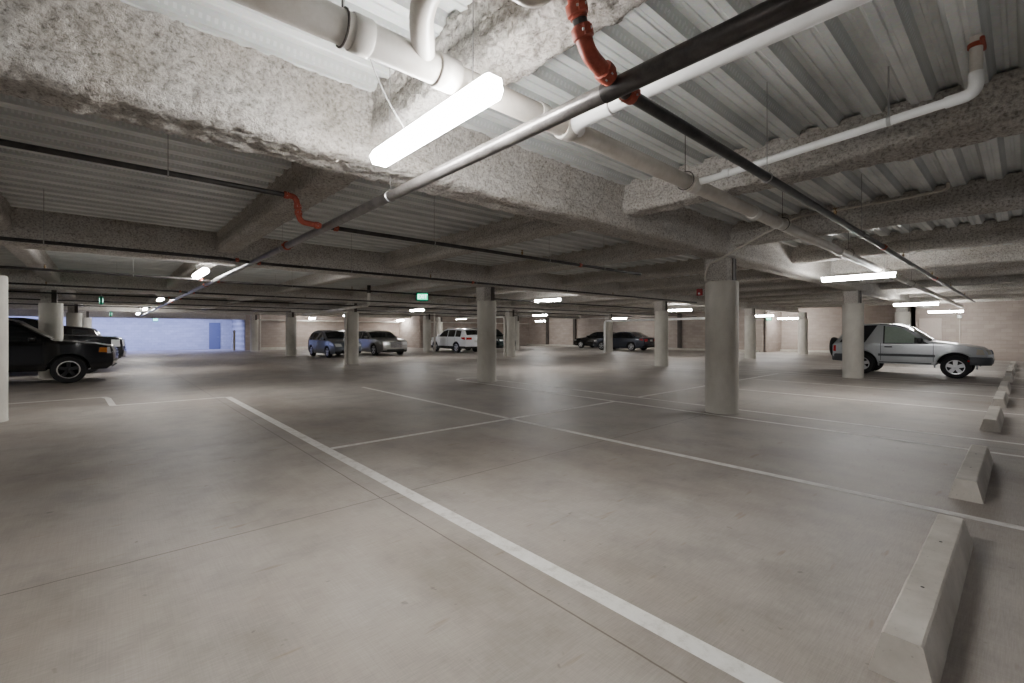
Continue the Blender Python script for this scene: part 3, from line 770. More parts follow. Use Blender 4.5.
class Car:
    YF = [-1, -.94, -.8, -.5, 0, .5, .8, .94, 1]
    def __init__(s, name, label, loc, rz, S, paint, group=None):
        s.S = S; s.L = S['L']; s.hw = S['W'] / 2
        s.root = empty(name, loc, label, S.get('cat', 'car'), group, rz)
        s.paint = paint
        s.build()
    # half width of the flank at (x, z)
    def Wf(s, x, z):
        S = s.S; belt = S['belt']; hw = s.hw
        if z > belt: w = hw - .02 - S.get('tumble', .28) * (z - belt)
        elif z < .45: w = hw - .05 * ((.45 - z) / .25) ** 2
        else:
            t = (z - .45) / (belt - .45); w = hw - .02 * t * t
        for e, st, am in ((1, S.get('xf0', .55), S.get('tf', .16)), (-1, S.get('xr0', .62), S.get('tr', .12))):
            q = (e * x / (s.L / 2) - st) / (1 - st)
            if q > 0: w *= 1 - am * q * q
        return w
    def crown(s, nx, nz): return S_CR * abs(nz) + .075 * max(0, abs(nx) - .6) / .4
    def T(s, x, z, yf, n, off=0):
        c = .025 * abs(n[1]) + .11 * max(0, abs(n[0]) - .75) / .25 + .05 * min(abs(n[0]), abs(n[1]))
        k = c * (1 - yf * yf) + off
        return Vector((x + n[0] * k, yf * s.Wf(x, z), z + n[1] * k))
    def outline(s):
        S = s.S; zb = S['zb']; pts = []
        def arch(xc, r, ra):
            a0 = math.asin(max(-1, min(1, (zb - r) / ra))); n = 14
            return [(xc + ra * math.cos(PI - a0 - (PI - 2 * a0) * k / n), r + ra * math.sin(PI - a0 - (PI - 2 * a0) * k / n)) for k in range(n + 1)]
        b = arch(S['xr'], S['r'], S['r'] + S.get('gap', .06)) + arch(S['xf'], S['r'], S['r'] + S.get('gap', .06))
        up = S['top']          # from front bottom over the top to rear bottom
        return b, up
    def build(s):
        S = s.S; root = s.root
        b, up = s.outline()
        nb = len(b); ol = b + up; n = len(ol)
        bm = bmesh.new()
        # one flank as a polygon cut by a grid so it can be curved
        f = bm.faces.new([bm.verts.new((x, 0, z)) for x, z in ol])
        keys = {}
        zs = [.3, .38, .45, .55, .65, .75, .85, .95, 1.05, 1.15, 1.25, 1.35, 1.45, 1.55, S['belt']]
        xs = [s.L * (k / 24 - .5) for k in range(1, 24)]
        for z in zs: bmesh.ops.bisect_plane(bm, geom=bm.verts[:] + bm.edges[:] + bm.faces[:], plane_co=(0, 0, z), plane_no=(0, 0, 1), dist=1e-5)
        for x in xs: bmesh.ops.bisect_plane(bm, geom=bm.verts[:] + bm.edges[:] + bm.faces[:], plane_co=(x, 0, 0), plane_no=(1, 0, 0), dist=1e-5)
        bmesh.ops.remove_doubles(bm, verts=bm.verts[:], dist=1e-4)
        bm.verts.ensure_lookup_table()
        left = {v: bm.verts.new((v.co.x, 0, v.co.z)) for v in list(bm.verts)}
        faces = list(bm.faces)
        bedges = [e for e in bm.edges if len(e.link_faces) == 1]
        for fa in faces: bm.faces.new([left[v] for v in reversed(fa.verts)])
        # outward normals in the xz plane along the border
        def enorm(e):
            a, c = e.verts; fa = e.link_faces[0]; d = (c.co - a.co); nn = Vector((d.z, 0, -d.x)).normalized()
            if nn.dot((a.co + c.co) / 2 - fa.calc_center_median()) < 0: nn = -nn
            return nn
        vn = {}
        en = {e: enorm(e) for e in bedges}
        for e in bedges:
            for v in e.verts: vn[v] = vn.get(v, Vector()) + en[e]
        cols = {}
        for v in vn:
            nn = vn[v].normalized(); x, z = v.co.x, v.co.z
            low = nn.z < -.3 or z < S['zb'] + .02
            col = []
            for yf in s.YF:
                if yf == -1: col.append(left[v])
                elif yf == 1: col.append(v)
                else: col.append(bm.verts.new(Vector((x, yf * s.Wf(x, z), z)) if low else s.T(x, z, yf, (nn.x, nn.z))))
            cols[v] = col
        for e in bedges:
            a, c = e.verts; dark = en[e].z < -.2 and (a.co.z + c.co.z) / 2 < .9
            for k in range(len(s.YF) - 1):
                fa = bm.faces.new((cols[a][k], cols[c][k], cols[c][k + 1], cols[a][k + 1])); fa.material_index = 1 if dark else 0
        for v, w in left.items():
            x, z = v.co.x, v.co.z; W = s.Wf(x, z); v.co.y = W; w.co.y = -W
        bmesh.ops.recalc_face_normals(bm, faces=bm.faces[:])
        # lower cladding colour
        cz = S.get('clad')
        for fa in bm.faces:
            c = fa.calc_center_median()
            if cz and c.z < cz: fa.material_index = 1
        body = obj('body', bm, [s.paint, S.get('cladmat', M['blackplastic'])], root, 38)
        md = body.modifiers.new('round', 'BEVEL'); md.width = S.get('bev', .045); md.segments = 3; md.limit_method = 'ANGLE'; md.angle_limit = math.radians(48)
        md.harden_normals = False
        ra = S['r'] + S.get('gap', .06)
        for xc in (S['xf'], S['xr']):
            obj('wheel_well', bbox((xc - ra * .98, -s.hw + .3, S['zb'] + .03), (xc + ra * .98, s.hw - .3, S['r'] + ra * .97)), M['seam'], root)
        s.windows(); s.wheels(); s.lamps(); s.extras()
    def side_patch(s, name, poly, m, off=.006, sides=(1, -1), label=None):
        for sg in sides:
            bm = bmesh.new(); bm.faces.new([bm.verts.new((x, 0, z)) for x, z in poly])
            for z in [.3 + .1 * k for k in range(16)]: bmesh.ops.bisect_plane(bm, geom=bm.verts[:] + bm.edges[:] + bm.faces[:], plane_co=(0, 0, z), plane_no=(0, 0, 1), dist=1e-5)
            for x in [s.L * (k / 24 - .5) for k in range(1, 24)]: bmesh.ops.bisect_plane(bm, geom=bm.verts[:] + bm.edges[:] + bm.faces[:], plane_co=(x, 0, 0), plane_no=(1, 0, 0), dist=1e-5)
            for v in bm.verts: v.co.y = sg * (s.Wf(v.co.x, v.co.z) + off)
            bmesh.ops.recalc_face_normals(bm, faces=bm.faces[:])
            for fa in bm.faces:
                if fa.normal.y * sg < 0: fa.normal_flip()
            o = obj(name, bm, m, s.root, 60)
            if label: o['label'] = label
    def ofind(s, z, front):
        up = s.S['top']; best = None
        for p, q in zip(up, up[1:]):
            if (p[1] - z) * (q[1] - z) <= 0 and p[1] != q[1]:
                t = (z - p[1]) / (q[1] - p[1]); x = p[0] + (q[0] - p[0]) * t
                d = Vector((q[0] - p[0], q[1] - p[1])).normalized(); nn = (d.y, -d.x)
                if best is None or (x > best[0] if front else x < best[0]): best = (x, nn)
        return best
    def end_patch(s, name, z0, z1, y0, y1, m, front=True, off=.012, nz=5, ny=8, parent=None):
        bm = bmesh.new(); rows = []
        for i in range(nz + 1):
            z = z0 + (z1 - z0) * i / nz; fx = s.ofind(z, front)
            if fx is None: continue
            x, nn = fx
            nn = (1 if front else -1, 0)
            rows.append([bm.verts.new(s.T(x, z, y0 + (y1 - y0) * k / ny, nn, off)) for k in range(ny + 1)])
        for a, c in zip(rows, rows[1:]):
            for k in range(ny): bm.faces.new((a[k], a[k + 1], c[k + 1], c[k]))
        bmesh.ops.recalc_face_normals(bm, faces=bm.faces[:])
        sg = 1 if front else -1
        for fa in bm.faces:
            if fa.normal.x * sg < 0: fa.normal_flip()
        return obj(name, bm, m, parent or s.root, 60)
    def slope_patch(s, name, p, q, m, ta=.07, tb_=.93, yf=.9, off=.008, ny=10, nt=5):
        d = Vector((q[0] - p[0], q[1] - p[1])); nn = Vector((d.y, -d.x)).normalized()
        if nn.y < 0: nn = -nn
        bm = bmesh.new(); rows = []
        for i in range(nt + 1):
            t = ta + (tb_ - ta) * i / nt; x, z = p[0] + d.x * t, p[1] + d.y * t
            rows.append([bm.verts.new(s.T(x, z, -yf + 2 * yf * k / ny, (nn.x, nn.y), off)) for k in range(ny + 1)])
        for a, c in zip(rows, rows[1:]):
            for k in range(ny): bm.faces.new((a[k], a[k + 1], c[k + 1], c[k]))
        bmesh.ops.recalc_face_normals(bm, faces=bm.faces[:])
        for fa in bm.faces:
            if fa.normal.z < 0: fa.normal_flip()
        return obj(name, bm, m, s.root, 60)
    def windows(s):
        S = s.S; g = S['green']      # cowl, windscreen top, ..., roof rear, rear glass base
        base = [(-9, S['belt'] + .03), (9, S['belt'] + .03), (9, 9), (-9, 9)]
        cx = sum(p[0] for p in g) / len(g); cz = sum(p[1] for p in g) / len(g)
        ins = S.get('inset', .075)
        for p, q in zip(g, g[1:]):
            d = Vector((q[0] - p[0], q[1] - p[1])).normalized(); a, b_ = d.y, -d.x
            if a * cx + b_ * cz > a * p[0] + b_ * p[1]: a, b_ = -a, -b_
            base = clip(base, a, b_, a * p[0] + b_ * p[1] - ins)
        for x0, x1 in S['slabs']:
            w = clip(clip(base, 1, 0, x1), -1, 0, -x0)
            if len(w) > 2: s.side_patch('window', w, S.get('sideglass', M['glass']))
        s.slope_patch('windscreen', g[0], g[1], S.get('wsglass', M['glass']))
        if S.get('rearglass', True): s.slope_patch('rear_window', g[-1], g[-2], M['glass'], .12 if not S.get('rg') else S['rg'][0], .92 if not S.get('rg') else S['rg'][1], .84)
        for pl in S.get('extra_patches', ()): s.side_patch(*pl)
    def wheels(s):
        S = s.S; r = S['r']; tw = S.get('tw', .21); rr = r * S.get('rim', .66)
        bm = bmesh.new()
        lathe(bm, [(rr * .98, -tw / 2 + .012), (r * .93, -tw / 2), (r * .985, -tw / 2 + .02), (r, -tw / 2 + .045), (r, tw / 2 - .045), (r * .985, tw / 2 - .02), (r * .93, tw / 2), (rr * 1.0, tw / 2 - .012)], 40, 'y')
        tire = bm2me(bm, 'wheel', M['rubber'], 50)
        bm = bmesh.new()
        yo = tw / 2
        # barrel + lip + dark dish + spokes, outer face towards +y
        lathe(bm, [(rr * .88, yo - .045), (rr * .9, yo - .008), (rr * 1.0, yo - .004), (rr * 1.0, yo - .03)], 40, 'y')
        lathe(bm, [(0.001, yo - .05), (rr * .9, yo - .05)], 40, 'y', 1)
        lathe(bm, [(rr * .22, yo - .05), (rr * .22, yo - .012), (rr * .16, yo - .004), (.001, yo - .003)], 20, 'y')
        ns = S.get('spokes', 5)
        for k in range(ns):
            a = 2 * PI * k / ns + PI / 2
            w0, w1 = S.get('sw', (.16, .22)); ca, sa = math.cos(a), math.sin(a)
            pts = []
            for rad, hw_, yy in ((rr * .12, rr * w0, yo - .006), (rr * .93, rr * w1, yo - .01)):
                for sg in (-1, 1): pts.append((rad * ca - sg * hw_ * sa, rad * sa + sg * hw_ * ca, yy))
            va = [bm.verts.new((p[0], p[2], p[1])) for p in pts]; vb = [bm.verts.new((p[0], p[2] - .03, p[1])) for p in pts]
            for q in ((va[0], va[1], va[3], va[2]), (va[0], va[2], vb[2], vb[0]), (va[1], vb[1], vb[3], va[3])): bm.faces.new(q)
        bmesh.ops.recalc_face_normals(bm, faces=bm.faces[:])
        rim = bm2me(bm, 'rim', [S.get('rimmat', M['alloy']), M['seam']], 35)
        for x in (S['xf'], S['xr']):
            for sg in (1, -1):
                o = link('wheel', tire, s.root, (x, sg * (s.hw - tw / 2 - .015), r), (0, 0, 0 if sg > 0 else PI))
                link('rim', rim, o)
    def lamps(s):
        S = s.S
        for y0, y1 in ((S['hl'][2], S['hl'][3]), (-S['hl'][3], -S['hl'][2])):
            s.end_patch('headlight', S['hl'][0], S['hl'][1], y0, y1, S.get('hlmat', M['lamp']))
        if 'grille' in S:
            g = S['grille']; fr = s.end_patch('grille', g[0], g[1], -g[2], g[2], S.get('grmat', M['blackplastic']), off=.014)
            if S.get('grbars'):
                for k in range(S['grbars']):
                    z = g[0] + (g[1] - g[0]) * (k + .5) / S['grbars']
                    s.end_patch('grille_bar', z - .012, z + .012, -g[2], g[2], M['chrome'], off=.022, nz=1, parent=fr)
        if 'intake' in S: s.end_patch('air_intake', *S['intake'][:2], -S['intake'][2], S['intake'][2], M['blackplastic'])
        t = S['tl']
        for y0, y1 in ((t[2], t[3]), (-t[3], -t[2])): s.end_patch('tail_light', t[0], t[1], y0, y1, M['tail'], False)
        if 'hlside' in S: s.side_patch('headlight_side', S['hlside'], S.get('hlmat', M['lamp']))
        if 'tlside' in S: s.side_patch('tail_light_side', S['tlside'], M['tail'])
        if 'amber' in S: s.side_patch('side_marker', S['amber'], S.get('ambermat', M['amber']))
        s.end_patch('licence_plate', S['pl'][0], S['pl'][0] + .13, -.2, .2, M['plate'], S['pl'][1], off=.02)
    def extras(s):
        S = s.S
        # door gaps, handles, mirrors
        for x in S.get('gaps', ()):
            z1 = S['belt'] + .02
            s.side_patch('door_gap', [(x - .006, S['zb'] + .1), (x + .006, S['zb'] + .1), (x + .006, z1), (x - .006, z1)], M['seam'], .003)
        for x in S.get('handles', ()):
            for sg in (1, -1):
                y = sg * (s.Wf(x, S['belt'] - .1) + .012); bm = bbox((x - .1, y - .02, S['belt'] - .125), (x + .1, y + .02, S['belt'] - .085), .012)
                obj('door_handle', bm, S.get('handlemat', s.paint), s.root, 50)
        mx = S['mirror']
        for sg in (1, -1):
            y = sg * s.Wf(mx, S['belt'] + .08)
            bm = bbox((-.07, .02, -.07), (.07, .2, .09), .035, 3)
            if sg < 0: bmesh.ops.scale(bm, vec=(1, -1, 1), verts=bm.verts[:]); bmesh.ops.reverse_faces(bm, faces=bm.faces[:])
            tube(bm, [(0, -.03 * sg, -.06), (0, .06 * sg, -.04)], .025)
            obj('mirror', bm, S.get('mirrormat', s.paint), s.root, 50, (mx, y, S['belt'] + .1))
        for fn in S.get('fn', ()): fn(s)

S_CR = .03
def sedan(**k):
    L, W = k.pop('L', 4.75), k.pop('W', 1.82)
    h = L / 2
    top = [(h - .12, .22), (h - .02, .34), (h, .5), (h - .03, .66), (h - .12, .76), (h - .55, .86), (.88, .97), (.15, 1.36), (-.25, 1.44), (-.75, 1.44), (-1.1, 1.39), (-1.78, 1.05), (-h + .12, 1.0), (-h + .03, .92), (-h, .6), (-h + .03, .38), (-h + .14, .26)]
    S = dict(L=L, W=W, belt=.93, zb=.2, r=.325, xf=h - .93, xr=-h + 1.05, top=top, green=[(.88, .97), (.15, 1.36), (-.25, 1.44), (-.75, 1.44), (-1.1, 1.39), (-1.78, 1.05)],
        slabs=[(-.30, .7), (-1.14, -.38), (-1.6, -1.2)], hl=(.6, .72, .55, .93), grille=(.5, .64, .42), intake=(.28, .4, .55), tl=(.72, .9, .55, .95), pl=(.72, False),
        hlside=[(h - .42, .68), (h - .16, .63), (h - .14, .73), (h - .40, .78)], tlside=[(-h + .08, .76), (-h + .34, .82), (-h + .36, .92), (-h + .1, .92)], gaps=(.78, -.34, -1.2), handles=(-.2, -1.02), mirror=.6, inset=.07, tumble=.36)
    S.update(k); return S
def crossover(**k):
    L, W, H = k.pop('L', 4.6), k.pop('W', 1.84), k.pop('H', 1.68)
    h = L / 2
    top = [(h - .12, .26), (h - .02, .4), (h, .6), (h - .03, .78), (h - .12, .92), (h - .5, 1.03), (1.02, 1.12), (.35, H - .1), (-.1, H - .01), (-.9, H), (-1.55, H - .06), (-h + .32, H - .12), (-h + .06, 1.14), (-h, 1.0), (-h, .6), (-h + .03, .42), (-h + .14, .3)]
    S = dict(L=L, W=W, belt=1.06, zb=.27, r=.36, xf=h - .93, xr=-h + .98, top=top, green=[(1.02, 1.12), (.35, H - .1), (-.1, H - .01), (-.9, H), (-1.55, H - .06), (-h + .32, H - .12), (-h + .06, 1.14)],
        slabs=[(-.22, .85), (-1.12, -.30), (-1.8, -1.2)], hl=(.78, .9, .5, .95), grille=(.6, .82, .5), intake=(.34, .46, .6), tl=(.86, 1.06, .5, .95), pl=(.72, False), clad=.42,
        hlside=[(h - .5, .84), (h - .14, .8), (h - .13, .92), (h - .48, .98)], tlside=[(-h + .05, .88), (-h + .4, .96), (-h + .42, 1.06), (-h + .06, 1.06)], gaps=(.9, -.26, -1.16), handles=(-.1, -.98), mirror=.72, inset=.085, tumble=.26)
    S.update(k); return S
def roof_rails(s):
    for sg in (1, -1):
        g = s.S['green']; z = max(p[1] for p in g); y = sg * (s.Wf(-.5, z) - .08)
        obj('roof_rail', tb([(.1, y, z - .02), (.0, y, z + .05), (-1.5, y, z + .03), (-1.6, y, z - .04)], .018, .06), M['alloy'], s.root, 50)

# --- silver two-door off-roader with the black soft top
def tracker_bits(s):
    h = s.L / 2
    sp = lathe(bmesh.new(), [(.12, 0), (.28, 0), (.33, .025), (.345, .08), (.33, .15), (.28, .18), (.12, .18)], 36, 'x')
    o = obj('spare_wheel', sp, M['rubber'], s.root, 50, (-h - .20, -.12, .88))
    obj('spare_hub', lathe(bmesh.new(), [(.12, .02), (.1, .1), (.11, .2)], 20, 'x'), M['greyplastic'], o, 50)
    # wrap-round bumpers in grey plastic
    for e in (1, -1):
        hw = s.hw + .012; back = .36 if e > 0 else .30; X = h + (.085 if e > 0 else .07)
        plan = [(h - back, hw)] + [(X - .26 + .26 * math.sin(a) , hw - .34 + .34 * math.cos(a)) for a in [PI / 2 * k / 9 for k in range(10)]]
        plan = plan + [(x, -y) for x, y in reversed(plan)]
        bm = bmesh.new(); prev = None
        for x, y in plan:
            ring = []
            for dx, z in ((-.02, .42), (.0, .46), (.012, .54), (.0, .64), (-.02, .66), (-.14, .66), (-.14, .42)):
                kx = 1 if abs(y) < hw - .3 else .35
                yy = y + (dx if y > 0 else -dx) * (0 if abs(y) < hw - .3 else 1)
                ring.append(bm.verts.new((e * (x + dx * kx), yy, z)))
            if prev:
                for k in range(7): bm.faces.new((prev[k], prev[(k + 1) % 7], ring[(k + 1) % 7], ring[k]))
            else: bm.faces.new(ring)
            prev = ring
        bm.faces.new(prev)
        bmesh.ops.recalc_face_normals(bm, faces=bm.faces[:])
        obj('bumper', bm, M['greyplastic'], s.root, 50)
    # arch flares
    for xc in (s.S['xf'], s.S['xr']):
        for sg in (1, -1):
            bm = bmesh.new(); r0 = s.S['r'] + s.S['gap'] - .004; rows = []
            for k in range(21):
                a = PI * (-.03 + 1.06 * k / 20); row = []
                for dr, dy in ((0, -.06), (0, .008), (.012, .014), (.03, .012), (.04, 0)):
                    x = xc + (r0 + dr) * math.cos(a); z = s.S['r'] + (r0 + dr) * math.sin(a)
                    row.append(bm.verts.new((x, sg * (s.Wf(x, max(z, .3)) + dy), z)))
                rows.append(row)
            for a_, b_ in zip(rows, rows[1:]):
                for j in range(4): bm.faces.new((a_[j], a_[j + 1], b_[j + 1], b_[j]))
            bmesh.ops.recalc_face_normals(bm, faces=bm.faces[:])
            obj('arch_flare', bm, s.paint if xc < 0 else s.paint, s.root, 60)
    for sg in (1, -1):
        obj('sill_strip', bbox((-.62, sg * (s.hw - .05) - .05, .40), (.70, sg * (s.hw - .05) + .03, .45), .015), M['blackplastic'], s.root)
    obj('wiper', tb([(.75, -.45, 1.12), (.62, .05, 1.20), (.60, .3, 1.22)], .01), M['blackplastic'], s.root)
h = 3.8 / 2
TR = dict(L=3.8, W=1.70, belt=1.03, zb=.38, r=.345, gap=.10, xf=h - .68, xr=-h + .83, tumble=.22, tf=.10, tr=.06, bev=.05,
    top=[(h - .22, .42), (h - .02, .5), (h - .01, .66), (h - .05, .84), (h - .14, .93), (h - .5, 1.01), (.66, 1.11), (.02, 1.60), (-.2, 1.665), (-.6, 1.69), (-1.15, 1.67), (-1.42, 1.62), (-h + .06, 1.05), (-h, .95), (-h, .6), (-h + .1, .42)],
    green=[(.66, 1.11), (.02, 1.60), (-.2, 1.665), (-.6, 1.69), (-1.15, 1.67), (-1.42, 1.62), (-h + .06, 1.05)],
    slabs=[(-.46, .55)], inset=.085, sideglass=M['glass_green'], wsglass=M['glass_lit'],
    extra_patches=[('soft_top', [(-.98, 1.06), (-.66, 1.64), (-1.30, 1.62), (-1.70, 1.06)], M['softtop'], .008), ('window_frame', [(-.5, 1.045), (-.46, 1.045), (-.46, 1.62), (-.5, 1.62)], M['blackplastic'], .005),
        ('window_sill', [(-.5, 1.03), (.62, 1.03), (.62, 1.055), (-.5, 1.055)], M['blackplastic'], .010),
        ('quarter_glass', [(.28, 1.06), (.60, 1.06), (.34, 1.22), (.28, 1.24)], M['blackplastic'], .010),
        ('roof_gutter', [(-.02, 1.575), (-.2, 1.645), (-.6, 1.67), (-.6, 1.655), (-.2, 1.628), (.0, 1.555)], M['blackplastic'], .004),
        ('side_moulding', [(-.62, .625), (.77, .625), (.77, .70), (-.62, .70)], M['greyplastic'], .016)],
    hl=(.74, .87, .5, .9), hlmat=M['lamp_old'], grille=(.74, .87, .45), tl=(.74, .95, .78, .96), pl=(.7, False),
    hlside=[(h - .24, .73), (h - .06, .73), (h - .1, .88), (h - .22, .90)], tlside=[(-h + .015, .74), (-h + .10, .74), (-h + .10, .95), (-h + .02, .95)],
    amber=[(h - .42, .52), (h - .17, .53), (h - .17, .565), (h - .42, .56)], ambermat=M['tail'], gaps=(.73, -.56), handles=(-.36,), handlemat=M['blackplastic'], mirror=.42, mirrormat=M['blackplastic'],
    spokes=5, sw=(.2, .26), rim=.62, tw=.2, cat='off-roader', rg=(.3, .9), fn=[tracker_bits])
silver = carpaint('silver_paint', srgb(160, 163, 165), .5, .3)
Car('offroader', 'silver two-door off-roader with black soft top and spare wheel, parked nose to the wheel stops', (20.0, 2.62, 0), -PI / 2, TR, silver)
# black off-roader
blk = carpaint('black_paint', srgb(9, 9, 10), 0, .12, .3, .35)
EX = crossover(L=4.8, W=1.87, H=1.8, belt=1.12, zb=.36, r=.375, gap=.07, cat='off-roader', rimmat=M['darkrim'], spokes=5, clad=0, rim=.64,
    top=[(2.25, .36), (2.37, .46), (2.4, .62), (2.38, .85), (2.33, 1.0), (2.0, 1.08), (1.15, 1.18), (.42, 1.70), (0, 1.79), (-1.0, 1.8), (-1.7, 1.77), (-2.15, 1.7), (-2.36, 1.18), (-2.4, 1.05), (-2.4, .6), (-2.37, .46), (-2.28, .38)],
    green=[(1.15, 1.18), (.42, 1.70), (0, 1.79), (-1.0, 1.8), (-1.7, 1.77), (-2.15, 1.7), (-2.36, 1.18)], slabs=[(-.1, .95), (-1.1, -.18), (-2.0, -1.2)],
    hl=(.82, .99, .52, .95), grille=(.7, .96, .45), grbars=3, amber=[(2.08, .84), (2.26, .83), (2.26, .96), (2.10, .97)], hlside=[(2.26, .80), (2.35, .80), (2.32, .98), (2.26, .98)], mirror=.78, gaps=(.98, -.14), handles=(.05, -.95))
def rim_ring(s):
    for w in [c for c in s.root.children if c.name.startswith('wheel')]:
        bm = bmesh.new(); rr = s.S['r'] * s.S.get('rim', .66); yo = .105
        lathe(bm, [(rr * .86, yo - .01), (rr * .9, yo + .004), (rr * 1.0, yo + .004), (rr * 1.02, yo - .01)], 40, 'y'); obj('rim_lip', bm, M['chrome'], w, 50)
EX['fn'] = [rim_ring]
Car('offroader', 'black off-roader with bright-edged wheels, nose poking past the pillar at the picture edge', (-2.25, 18.35, 0), 0, EX, blk)
# dark pickup behind
PU = crossover(L=5.4, W=1.98, H=1.86, belt=1.2, zb=.42, r=.40, gap=.08, cat='pickup', clad=0, tumble=.25,
    top=[(2.5, .42), (2.66, .5), (2.7, .7), (2.69, .95), (2.66, 1.15), (2.5, 1.23), (1.2, 1.30), (.55, 1.80), (.2, 1.86), (-.4, 1.86), (-.75, 1.8), (-.95, 1.3), (-2.66, 1.26), (-2.7, 1.2), (-2.7, .7), (-2.66, .55), (-2.5, .46)],
    green=[(1.2, 1.30), (.55, 1.80), (.2, 1.86), (-.4, 1.86), (-.75, 1.8), (-.95, 1.3)], slabs=[(.1, 1.1), (-.8, .02)], hl=(.92, 1.15, .6, .96), grille=(.82, 1.14, .55), grmat=M['chrome'], grbars=4, intake=(.5, .62, .6),
    hlside=[(2.4, .9), (2.64, .9), (2.62, 1.14), (2.4, 1.15)], tlside=[(-2.68, .9), (-2.6, .9), (-2.6, 1.2), (-2.68, 1.2)], tl=(.85, 1.15, .85, .97), gaps=(1.1, .05), handles=(.2, -.7), mirror=.85)
def chrome_bumper(s):
    s.end_patch('bumper', .52, .78, -.97, .97, M['chrome'], off=.03)
PU['fn'] = [chrome_bumper]; PU['pl'] = (.9, False)
Car('pickup', 'dark grey pickup with chrome grille and bumper, parked behind the black off-roader', (-2.28, 22.1, 0), 0, PU, carpaint('dark_grey_paint', srgb(24, 25, 27), 0, .25, .2, .3))
RD = crossover(L=4.5, W=1.82, H=1.66, cat='car')
Car('car', 'dark car with red tail light, parked tail outwards beyond the dark pickup', (-2.36, 25.3, 0), PI, RD, carpaint('dark_maroon_paint', srgb(26, 14, 16), 0, .25, .2, .3))
# grey hatchback
HB = crossover(L=4.35, W=1.76, H=1.52, belt=.93, zb=.2, r=.315, gap=.05, clad=0, tumble=.33,
    top=[(2.05, .22), (2.15, .36), (2.175, .5), (2.14, .66), (2.02, .78), (1.7, .88), (1.15, 1.0), (.25, 1.42), (-.1, 1.5), (-.8, 1.51), (-1.3, 1.45), (-1.75, 1.3), (-2.06, 1.02), (-2.14, .94), (-2.17, .6), (-2.14, .38), (-2.05, .26)],
    green=[(1.15, 1.0), (.25, 1.42), (-.1, 1.5), (-.8, 1.51), (-1.3, 1.45), (-1.75, 1.3), (-2.06, 1.02)], slabs=[(-.28, 1.0), (-1.1, -.36), (-1.7, -1.18)],
    hl=(.62, .78, .52, .95), grille=(.52, .62, .4), intake=(.28, .42, .55), hlside=[(1.62, .72), (2.06, .64), (2.0, .76), (1.66, .84)], tlside=[(-2.12, .75), (-1.9, .82), (-1.88, .95), (-2.08, .94)], tl=(.74, .93, .55, .95), mirror=.8, gaps=(1.0, -.32, -1.14), handles=(-.16, -1.0), xf=1.3, xr=-1.3)
Car('hatchback', 'blue-grey hatchback half hidden by the white-piped pillar', (9.95, 26.9, 0), -PI / 2, HB, carpaint('blue_grey_paint', srgb(92, 98, 106), .5, .3))
CH = sedan(L=5.0, W=1.88, belt=.98, r=.355, gap=.05, tumble=.32,
    top=[(2.38, .22), (2.47, .34), (2.5, .5), (2.48, .72), (2.42, .86), (2.1, .94), (1.05, 1.03), (.35, 1.4), (-.05, 1.48), (-.8, 1.48), (-1.15, 1.42), (-1.75, 1.1), (-2.4, 1.05), (-2.47, .95), (-2.5, .6), (-2.47, .38), (-2.36, .26)],
    green=[(1.05, 1.03), (.35, 1.4), (-.05, 1.48), (-.8, 1.48), (-1.15, 1.42), (-1.75, 1.1)], hl=(.66, .84, .55, .95), grille=(.5, .84, .44), grmat=M['darkrim'], grbars=6, intake=(.3, .4, .7), hlside=[(2.1, .74), (2.36, .68), (2.36, .84), (2.12, .87)],
    tlside=[(-2.44, .78), (-2.3, .8), (-2.3, .98), (-2.42, .98)], xf=1.5, xr=-1.55, slabs=[(-.25, .85), (-1.12, -.33), (-1.6, -1.2)])
Car('saloon', 'silver saloon with a big square chrome-barred grille, facing the drive aisle', (12.85, 27.4, 0), -PI / 2, CH, carpaint('bright_silver_paint', srgb(138, 137, 133), .5, .3))
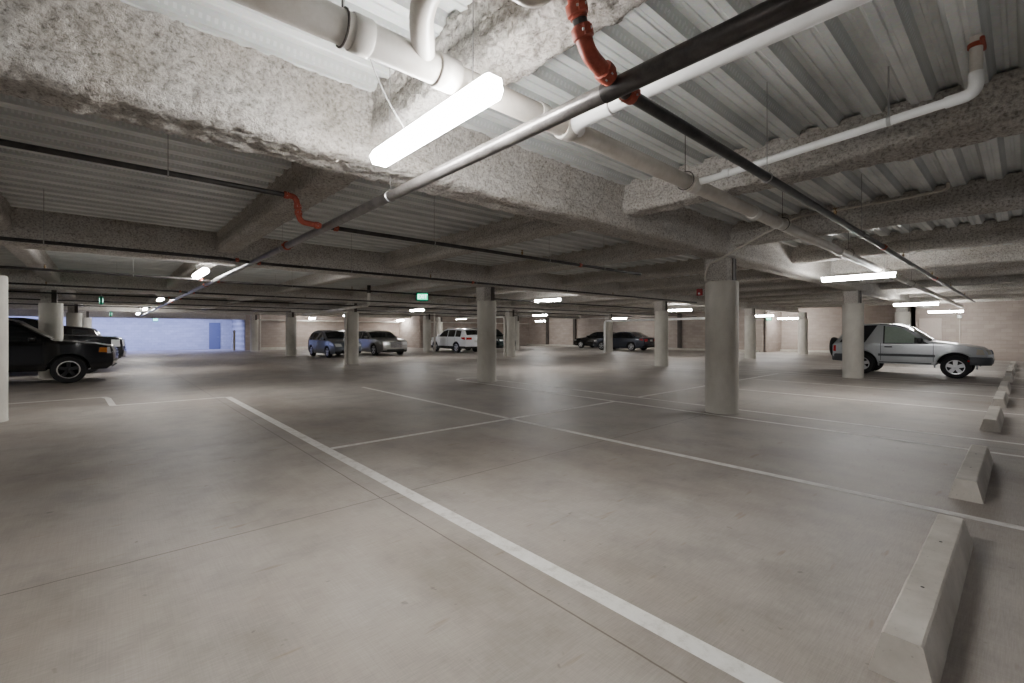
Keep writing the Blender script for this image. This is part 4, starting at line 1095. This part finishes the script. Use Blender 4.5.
WH = crossover(L=4.6, W=1.84, H=1.66, tl=(.9, 1.05, .45, .97)); WH['fn'] = [roof_rails]
Car('crossover_car', 'white car with roof rails and red tail lights, parked tail to the aisle', (18.85, 27.3, 0), PI / 2, WH, carpaint('white_paint', srgb(226, 228, 232), 0, .3))
GR = crossover(L=4.7, W=1.86, H=1.72)
Car('crossover_car', 'dark green car seen between the white-line pillar and a white-piped pillar', (21.75, 27.3, 0), -PI / 2, GR, carpaint('dark_green_paint', srgb(22, 38, 38), .3, .25))
Car('saloon', 'black saloon parked furthest along, by the far brown wall corner', (32.5, 24.9, 0), PI / 2, sedan(), blk)
Car('saloon', 'dark grey saloon parked tail to the aisle beside the bent white pipe', (30.35, 21.0, 0), PI / 2, sedan(rim=.7), carpaint('gunmetal_paint', srgb(62, 66, 76), .5, .26))

# ------------------------------------------------------------------ light
w = bpy.data.worlds.new('world'); bpy.context.scene.world = w; w.use_nodes = True
w.node_tree.nodes['Background'].inputs[0].default_value = (.95, .97, 1, 1); w.node_tree.nodes['Background'].inputs[1].default_value = .5
def area(loc, rot, sx, sy, e, col):
    l = bpy.data.lights.new('area', 'AREA'); l.shape = 'RECTANGLE'; l.size = sx; l.size_y = sy; l.energy = e; l.color = col
    o = bpy.data.objects.new('daylight', l); C.objects.link(o); o.location = loc; o.rotation_euler = rot; return o
area((-2, 42.2, 2.85), (math.radians(20), 0, 0), 18, 2.0, 620, (.40, .46, 1.0))

cam = bpy.data.cameras.new('camera'); co = bpy.data.objects.new('camera', cam); C.objects.link(co)
co.location = (0, 0, 1.4); co.rotation_euler = (PI / 2, 0, -math.atan2(.66436, .74741))
cam.sensor_width = 36; cam.lens = 456 / 1024 * 36; cam.shift_y = -9.2 / 1024; cam.clip_start = .02
sc = bpy.context.scene; sc.camera = co
sc.view_settings.view_transform = 'AgX'; sc.view_settings.look = 'None'; sc.view_settings.exposure = 1.05
try:
    sc.cycles.use_denoising = True; sc.cycles.max_bounces = 10; sc.cycles.diffuse_bounces = 8
except Exception: pass
